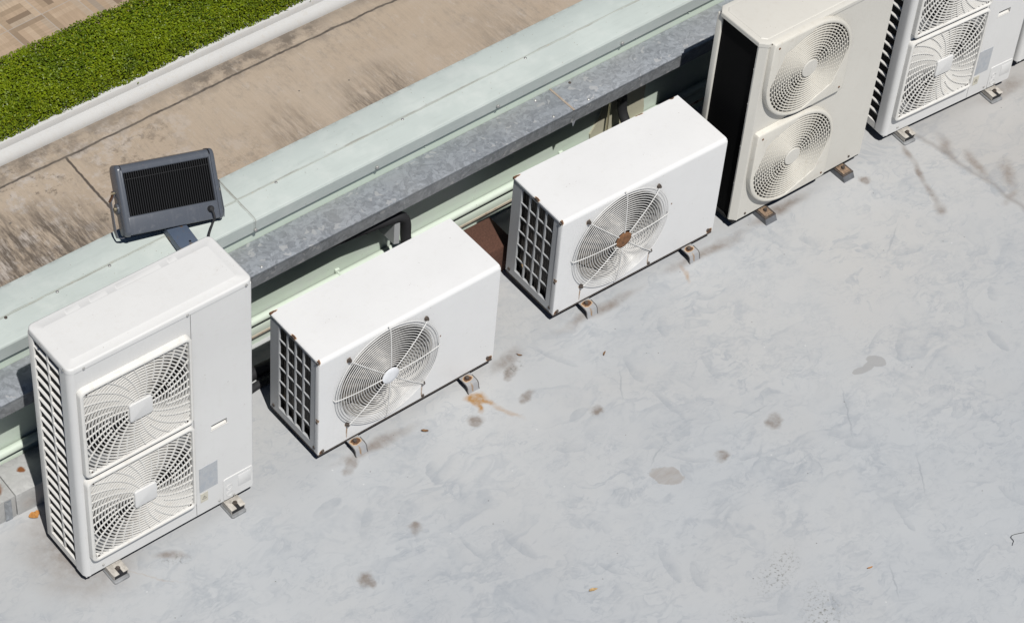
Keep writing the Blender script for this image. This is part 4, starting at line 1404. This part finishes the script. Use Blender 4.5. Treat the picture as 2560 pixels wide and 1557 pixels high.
# ------------------------------------------------------------------ cream tall unit
def cream_unit():
    W, D, H = 0.886, 0.323, 1.173
    root = empty('air_conditioner', (3.792, 0.064, 0), 0.012)
    tag(root, 'tall cream double fan unit with round fan guards and a black open side', 'air conditioner', 'outdoor condenser units')
    z0, z1 = BZ, BZ + H
    zt = z1 - 0.022
    ch = 0.030
    fans = [(0.322, BZ + 0.894), (0.322, BZ + 0.310)]
    holes = [(cx - 0.272, cx + 0.272, cz - 0.272, cz + 0.272) for cx, cz in fans]
    c = MB()
    c.plate(ch, W, z0 + 0.004, zt, 0.0, 0.003, holes)
    for h, (cx, cz) in zip(holes, fans):
        c.circ_plate(h, cx, cz, 0.262, 0.0, 0.003)
    c.sheet([(0.010, 0.034), (0.0, 0.034), (0.0, ch), (ch * 0.92, 0.0008), (ch, 0.0)], z0 + 0.004, zt, -0.003, 'z')
    c.build('front_panel', M['cream'], root, angle=20)
    c = MB()
    c.sheet([(W, 0.004), (W, D)], z0 + 0.004, zt, 0.003, 'z')
    c.box(0.03, W - 0.004, D - 0.003, D, z0 + 0.004, zt)
    c.build('rear_panel', M['cream'], root, smooth=False)
    c = MB()
    c.box(0.0, 0.030, 0.292, D, z0 + 0.004, zt, 0.002)
    c.build('rear_post', M['cream'], root)
    c = MB()
    c.box(0.012, 0.030, 0.034, 0.292, z0 + 0.004, zt - 0.002)
    c.build('coil_mesh', M['coil_mesh'], root, smooth=False)
    c = MB()
    c.box(0.03, 0.6, 0.22, 0.30, z0 + 0.01, zt - 0.004)
    c.box(0.60, 0.604, 0.01, 0.31, z0 + 0.01, zt - 0.004)
    c.box(0.004, W - 0.004, 0.006, D - 0.004, z0 - 0.012, z0 + 0.004)
    c.build('coil', M['dark'], root, smooth=False)
    # lid with cut corners and a raised field
    l = MB()
    def lp(i, z, k=0.034):
        a, b_, c_, d_ = -0.006 + i, W + 0.006 - i, -0.006 + i, D + 0.006 - i
        k = max(k - i * 0.4, 0.01)
        return [(x, y, z) for x, y in ((a + k, c_), (b_ - k, c_), (b_, c_ + k), (b_, d_ - k), (b_ - k, d_), (a + k, d_), (a, d_ - k), (a, c_ + k))]
    l.loops([lp(0.002, zt - 0.004), lp(0.0, zt - 0.003), lp(0, z1 - 0.006), lp(0.0022, z1 - 0.0015), lp(0.006, z1), lp(0.028, z1), lp(0.031, z1 + 0.003), lp(0.034, z1 + 0.0035)])
    l.build('lid', M['cream'], root, angle=20)
    # fan guards: a plate square at two corners and round at the other two
    for cx, cz in fans:
        f = MB()
        Rp, S = 0.280, 0.272
        def outline(i):
            R_, s_ = Rp - i, S - i
            pts = [(cx - s_, cz + s_)]
            # bottom-left round
            pts = []
            a0 = PI / 2 + math.acos(min(1, s_ / R_)) * 0
            for k in range(25):           # right-top quadrant, clockwise from top to right
                a = PI / 2 - (PI / 2) * k / 24
                pts.append((cx + R_ * math.cos(a), cz + R_ * math.sin(a)))
            pts.append((cx + R_, cz - R_ + 0.02))
            pts.append((cx + R_ - 0.006, cz - R_ + 0.004))
            pts.append((cx + R_ - 0.02, cz - R_))
            for k in range(25):           # left-bottom quadrant
                a = -PI / 2 - (PI / 2) * k / 24
                pts.append((cx + R_ * math.cos(a), cz + R_ * math.sin(a)))
            pts.append((cx - R_, cz + R_ - 0.02))
            pts.append((cx - R_ + 0.006, cz + R_ - 0.006))
            pts.append((cx - R_ + 0.02, cz + R_))
            return pts
        N = len(outline(0))
        inner = []
        for k, p in enumerate(outline(0.012)):
            a = math.atan2(p[1] - cz, p[0] - cx)
            inner.append((cx + 0.262 * math.cos(a), cz + 0.262 * math.sin(a)))
        rings = [[(x, y, z) for x, z in outline(i)] for i, y in ((0, -0.0005), (0.001, -0.022), (0.003, -0.028), (0.007, -0.031), (0.012, -0.032))]
        rings.append([(x, -0.032, z) for x, z in inner])
        rings.append([(cx + (x - cx) * 0.992, -0.028, cz + (z - cz) * 0.992) for x, z in inner])
        rings.append([(cx + (x - cx) * 0.990, -0.006, cz + (z - cz) * 0.990) for x, z in inner])
        f.loops(rings, False, False)
        r = 0.0645
        while r < 0.262:
            yb = -0.0305
            ring_band(f, cx, cz, r, yb, yb + 0.0084, 0.0040, 84)
            r += 0.0150
        for k in range(44):
            fin(f, cx, cz, 0.05 if k % 2 == 0 else 0.12, 0.262, 2 * PI * k / 44, 0.42, -0.0266, -0.0215, 0.0026, 0.05, None, 12)
        gd = f.build('fan_guard', M['cream_plastic'], root, angle=30)
        h = MB()
        h.lathe([(0.0505, -0.015), (0.0505, -0.031), (0.048, -0.0335), (0.02, -0.034)], cx, cz, 32, (True, True))
        h.build('hub_disc', M['cream'], gd)
        q = MB()
        q.lathe([(0.262, 0.002), (0.248, 0.012), (0.245, 0.10)], cx, cz, 56)
        q.build('fan_shroud', M['shroud_shaded'], root)
        for sx, sz in ((cx - 0.245, cz + 0.245), (cx + 0.245, cz - 0.245)):
            q = MB()
            q.disc_y(sx, sz, 0.006, -0.0345, -0.03, 10, 0.001)
            q.build('screw', M['rust'], gd)
        fn = MB()
        blades(fn, cx, cz, 0.075, 0.05, 0.235, 3, 0.07, 1.5, a0=0.2)
        fn.disc_y(cx, cz, 0.06, 0.03, 0.11, 28, 0.01)
        fn.build('fan', M['fan_shaded'], root)
    for x, z, yy in ((0.05, z1 - 0.012, -0.006), (0.08, z0 + 0.025, 0), (0.80, z0 + 0.03, 0)):
        screw_y(root, x, z, yy, 0.006, 'rust_dark')
    for z in (0.25, 0.5, 0.78, 1.0):
        s = MB()
        s.box(-0.004, 0.0008, 0.0315, 0.0375, z0 + z - 0.005, z0 + z + 0.005, 0.002)
        s.build('screw', M['zinc'], root)
    for fx in (0.172, 0.715):
        f = MB()
        f.box(fx + 0.005, fx + 0.077, -0.060, 0.02, 0.0302, 0.036, 0.001)
        f.box(fx, fx + 0.085, 0.016, 0.022, 0.036, BZ - 0.010)
        ft = f.build('foot', M['rust_dark'], root)
        g = MB()
        g.box(fx + 0.014, fx + 0.064, -0.050, 0.014, 0.0365, 0.041, 0.001)
        g.build('rust_plate', simple('tan_rust_plate' + str(fx), (0.24, 0.165, 0.11), 0.8, var=0.5, scale=80), ft)
        g = MB()
        g.tube([(fx + 0.04, -0.018, 0.04), (fx + 0.04, -0.018, 0.058)], 0.0085, 6)
        g.build('bolt', M['rust_dark'], ft)
        g = MB()
        g.add([(fx + 0.004, -0.074, 0.0), (fx + 0.078, -0.074, 0.0), (fx + 0.078, 0.06, 0.0), (fx + 0.004, 0.06, 0.0), (fx + 0.006, -0.060, 0.030), (fx + 0.076, -0.060, 0.030), (fx + 0.076, 0.06, 0.030), (fx + 0.006, 0.06, 0.030)],
              [(0, 1, 5, 4), (1, 2, 6, 5), (2, 3, 7, 6), (3, 0, 4, 7), (4, 5, 6, 7)])
        g.build('base_block', simple('dark_lead_block' + str(fx), (0.13, 0.135, 0.145), 0.45, var=0.35), ft, smooth=False)
        f = MB()
        f.box(fx, fx + 0.085, D - 0.04, D + 0.04, 0.0, BZ - 0.012)
        f.build('foot', M['pad_grey'], root)
    return root


cream_unit()


# ------------------------------------------------------------------ floodlight on the parapet
def floodlight():
    bl_ = Vector((0.803, 0.876, 0.977))
    ex = Vector((0.458, -0.077, -0.070))
    Wd = ex.length
    ex.normalize()
    v = Vector((0.064, 0.191, 0.236))
    Hh = v.length
    ez = (v - ex * v.dot(ex) * 0.6).normalized()
    ey = ez.cross(ex).normalized()          # depth, away from the viewer
    ez = ex.cross(ey).normalized()
    root = empty('floodlight', (0, 0, 0))
    mw = Matrix.Identity(4)
    for i in range(3):
        mw[i][0], mw[i][1], mw[i][2], mw[i][3] = ex[i], ey[i], ez[i], bl_[i]
    root.matrix_world = mw
    tag(root, 'grey finned floodlight seen from behind on the green parapet coping', 'floodlight')
    W, H, D = Wd, Hh, 0.085
    # housing with a recess for the fins
    b = MB()
    fx0, fx1, fz0, fz1 = 0.031, W - 0.028, 0.082, H - 0.036
    b.box(0.018, W - 0.018, 0.0, D, 0.0, fz0, 0.006, 3)
    b.box(0.018, fx0, 0.0, D, fz0 - 0.01, H - 0.02, 0.006, 3)
    b.box(fx1, W - 0.018, 0.0, D, fz0 - 0.01, H - 0.02, 0.006, 3)
    b.box(0.018, W - 0.018, 0.033, D, fz0 - 0.01, H - 0.015)
    body = b.build('housing', M['lamp_paint'], root)
    t = MB()
    prof = [(0.0 + 0.024 - 0.024 * math.cos(a), H - 0.024 + 0.024 * math.sin(a)) for a in [PI / 2 * k / 8 for k in range(9)]]
    t.prism(prof + [(D - 0.02, H), (D, H - 0.02), (D, fz1), (0.004, fz1), (0.0, fz1 + 0.004)], 0.026, W - 0.026, axis='x')
    t.build('top_rail', M['lamp_paint'], root)
    for s in (0, 1):
        e = MB()
        x0 = -0.002 if s == 0 else W - 0.020
        x1 = 0.020 if s == 0 else W + 0.002
        rings = []
        for q, xx in ((0.012, x0), (0.004, x0 + 0.004), (0.0, x0 + 0.012), (0.0, x1)) if s == 0 else ((0.0, x0), (0.0, x1 - 0.012), (0.004, x1 - 0.004), (0.012, x1)):
            rings.append([(xx, y, z) for y, z in rrect(-0.003 + q, D + 0.003 - q, -0.006 + q, H + 0.003 - q, 0.024)])
        e.loops(rings)
        ec = e.build('end_cap', M['lamp_paint'], root, angle=50)
    f = MB()
    n = 38
    for k in range(n):
        x = fx0 + (fx1 - fx0) * (k + 0.5) / n
        f.box(x - 0.0014, x + 0.0014, 0.004, 0.031, fz0 - 0.001, fz1 + 0.001)
    f.box(fx0, fx1, 0.0285, 0.0305, fz0, fz1)
    f.build('cooling_fins', M['lamp_fin'], root, smooth=False)
    b2 = MB()
    b2.box(fx0, fx1, 0.012, 0.016, fz1 - 0.032, fz1 - 0.028)
    b2.build('fin_bar', M['lamp_fin'], root, smooth=False)
    g = MB()
    g.box(0.02, W - 0.02, D + 0.0005, D + 0.006, 0.012, H - 0.012, 0.002)
    g.build('front_glass', M['glass'], root)
    # cable gland and cable
    gl = MB()
    gx, gz = W - 0.062, 0.048
    gl.lathe([(0.0145, 0.002), (0.0145, -0.012), (0.012, -0.016), (0.010, -0.022), (0.005, -0.024)], gx, gz, 16, (True, True))
    gl.build('cable_gland', M['rubber'], root)
    # yoke
    y = MB()
    pv = H * 0.44
    def bar(sgn, xb):
        o = xb
        P = [(o + sgn * 0.004, pv + 0.065), (o + sgn * 0.006, pv + 0.045), (o + sgn * 0.024, pv + 0.020), (o + sgn * 0.026, pv - 0.11), (o + sgn * 0.020, -0.006), (o + sgn * 0.004, -0.012)]
        return P
    Lp = bar(-1, -0.002)
    Rp = bar(1, W + 0.002)
    path = Lp + [(W * 0.5, -0.013)] + Rp[::-1]
    y.sheet(path, 0.055, 0.083, 0.0035, 'y')
    yk = y.build('yoke', M['lamp_paint'], root)
    for xb, sg in ((-0.002, -1), (W + 0.002, 1)):
        for zz in (pv + 0.055, pv - 0.015):
            q = MB()
            r = 0.009 if zz < pv else 0.006
            q.tube([(xb + sg * 0.001, 0.054, zz), (xb + sg * 0.018, 0.054, zz)], r, 8)
            q.build('bolt', M['brass'], yk)
        q = MB()
        q.tube([(xb, 0.055, pv - 0.015), (xb + sg * 0.008, 0.055, pv - 0.015)], 0.024, 16)
        q.build('pivot_boss', M['lamp_paint'], yk)
        q = MB()
        P = [(xb + sg * 0.002, pv + 0.062), (xb + sg * 0.008, pv + 0.042), (xb + sg * 0.0245, pv + 0.020)]
        q.sheet([(p[0] + sg * 0.002, p[1]) for p in P], 0.054, 0.084, 0.001 * sg, 'y')
        q.build('rusty_bend', M['rust'], yk)
    # cable, in world space
    c = MB()
    mi = mw.inverted()
    p0 = mw @ Vector((gx, -0.020, gz))
    pts = [p0, p0 + Vector((-0.006, -0.03, -0.025)), Vector((p0.x - 0.035, p0.y - 0.055, 0.935)), Vector((p0.x - 0.07, 0.745, 0.90)), Vector((p0.x - 0.10, 0.70, 0.87)), Vector((p0.x - 0.13, 0.69, 0.74))]
    c.tube([mi @ p for p in smooth_path(pts, 6)], 0.0052, 8)
    c.build('cable', M['rubber'], root)


floodlight()

rt = empty('mounting_arm', (1.035, 0.80, 0.88), -0.09)
tag(rt, 'blue grey rusting steel channel bolted on the coping under the floodlight', 'mounting arm')
b = MB()
b.box(-0.046, 0.046, -0.24, 0.17, 0.038, 0.043, 0.0012)
b.box(-0.046, -0.041, -0.24, 0.17, -0.0025, 0.038)
b.box(0.041, 0.046, -0.24, 0.17, -0.0025, 0.038)
b.build('channel', M['arm'], rt)
q = MB()
q.loops([[(0.012 + 0.006 * math.cos(2 * PI * k / 12), -0.055 + 0.006 * math.sin(2 * PI * k / 12), z) for k in range(12)] for z in (0.0425, 0.0437)])
q.build('bolt_hole', M['dark'], rt)


# ------------------------------------------------------------------ litter on the roof
def litter(name, label, cat, loc, L, Wd, rot, mat, curl=0.3, seed=1):
    r = random.Random(seed)
    b = MB()
    n = 9
    top = []
    for i in range(n):
        u = i / (n - 1)
        hw = Wd * (math.sin(PI * min(1, u * 0.93 + 0.05)) ** 0.8) * (0.8 + 0.4 * r.random()) * 0.5
        x = (u - 0.5) * L
        z = 0.003 + curl * L * (2 * u - 1) ** 2 * 0.35
        yo = 0.12 * L * math.sin(u * 3 + seed)
        top.append(((x, yo - hw, z + curl * hw * 0.8), (x, yo, z), (x, yo + hw, z + curl * hw)))
    vs = [p for t in top for p in t]
    N = len(vs)
    vs += [(p[0], p[1], p[2] + 0.0012) for p in vs]
    fs = []
    for i in range(n - 1):
        for j in range(2):
            q = (i * 3 + j, i * 3 + j + 1, i * 3 + j + 4, i * 3 + j + 3)
            fs += [q[::-1], tuple(k + N for k in q)]
    ed = [i * 3 for i in range(n)] + [n * 3 - 2] + [i * 3 + 2 for i in range(n - 1, -1, -1)] + [1]
    for k in range(len(ed)):
        p, q = ed[k], ed[(k + 1) % len(ed)]
        fs.append((p, q, q + N, p + N))
    b.add(vs, fs)
    o = b.build(name, M[mat], None)
    o.location = (loc[0], loc[1], 0.0)
    o.rotation_euler.z = rot
    tag(o, label, cat, 'dry leaves blown onto the roof')
    return o


litter('dry_leaf', 'orange dry leaf on the roof by the rusty trunking', 'leaf', (0.019, 0.473), 0.055, 0.040, 0.2, 'orange_leaf', 0.25, 3)
litter('dry_leaf', 'curled brown leaf on the roof below the fan of the white hub unit', 'leaf', (1.739, -0.125), 0.034, 0.016, 2.2, 'dry_leaf', 0.7, 4)
litter('dry_leaf', 'narrow brown dry leaf on the roof just right of the unit with the white hub', 'leaf', (2.395, 0.003), 0.028, 0.008, 1.9, 'dry_leaf', 0.6, 5)
litter('dry_leaf', 'thin brown leaf on open roof below the low unit with the rusty hub', 'leaf', (2.738, -0.222), 0.030, 0.009, 0.5, 'dry_leaf', 0.5, 6)
litter('dry_leaf', 'pale tan dry leaf on the roof near the bottom edge', 'leaf', (1.806, -1.286), 0.040, 0.016, -0.1, 'tan_leaf', 0.3, 7)
litter('dry_leaf', 'tiny reddish leaf on the grey roof at lower right', 'leaf', (2.909, -1.903), 0.028, 0.008, 0.1, 'orange_leaf', 0.4, 8)
b = MB()
b.tube(smooth_path([(3.535, -2.185, 0.003), (3.545, -2.178, 0.003), (3.558, -2.170, 0.005), (3.562, -2.150, 0.006), (3.585, -2.145, 0.004), (3.64, -2.165, 0.003)], 6), 0.0013, 6)
tag(b.build('wire_scrap', M['rubber'], None), 'short bent scrap of dark wire on the roof at the right edge', 'wire')
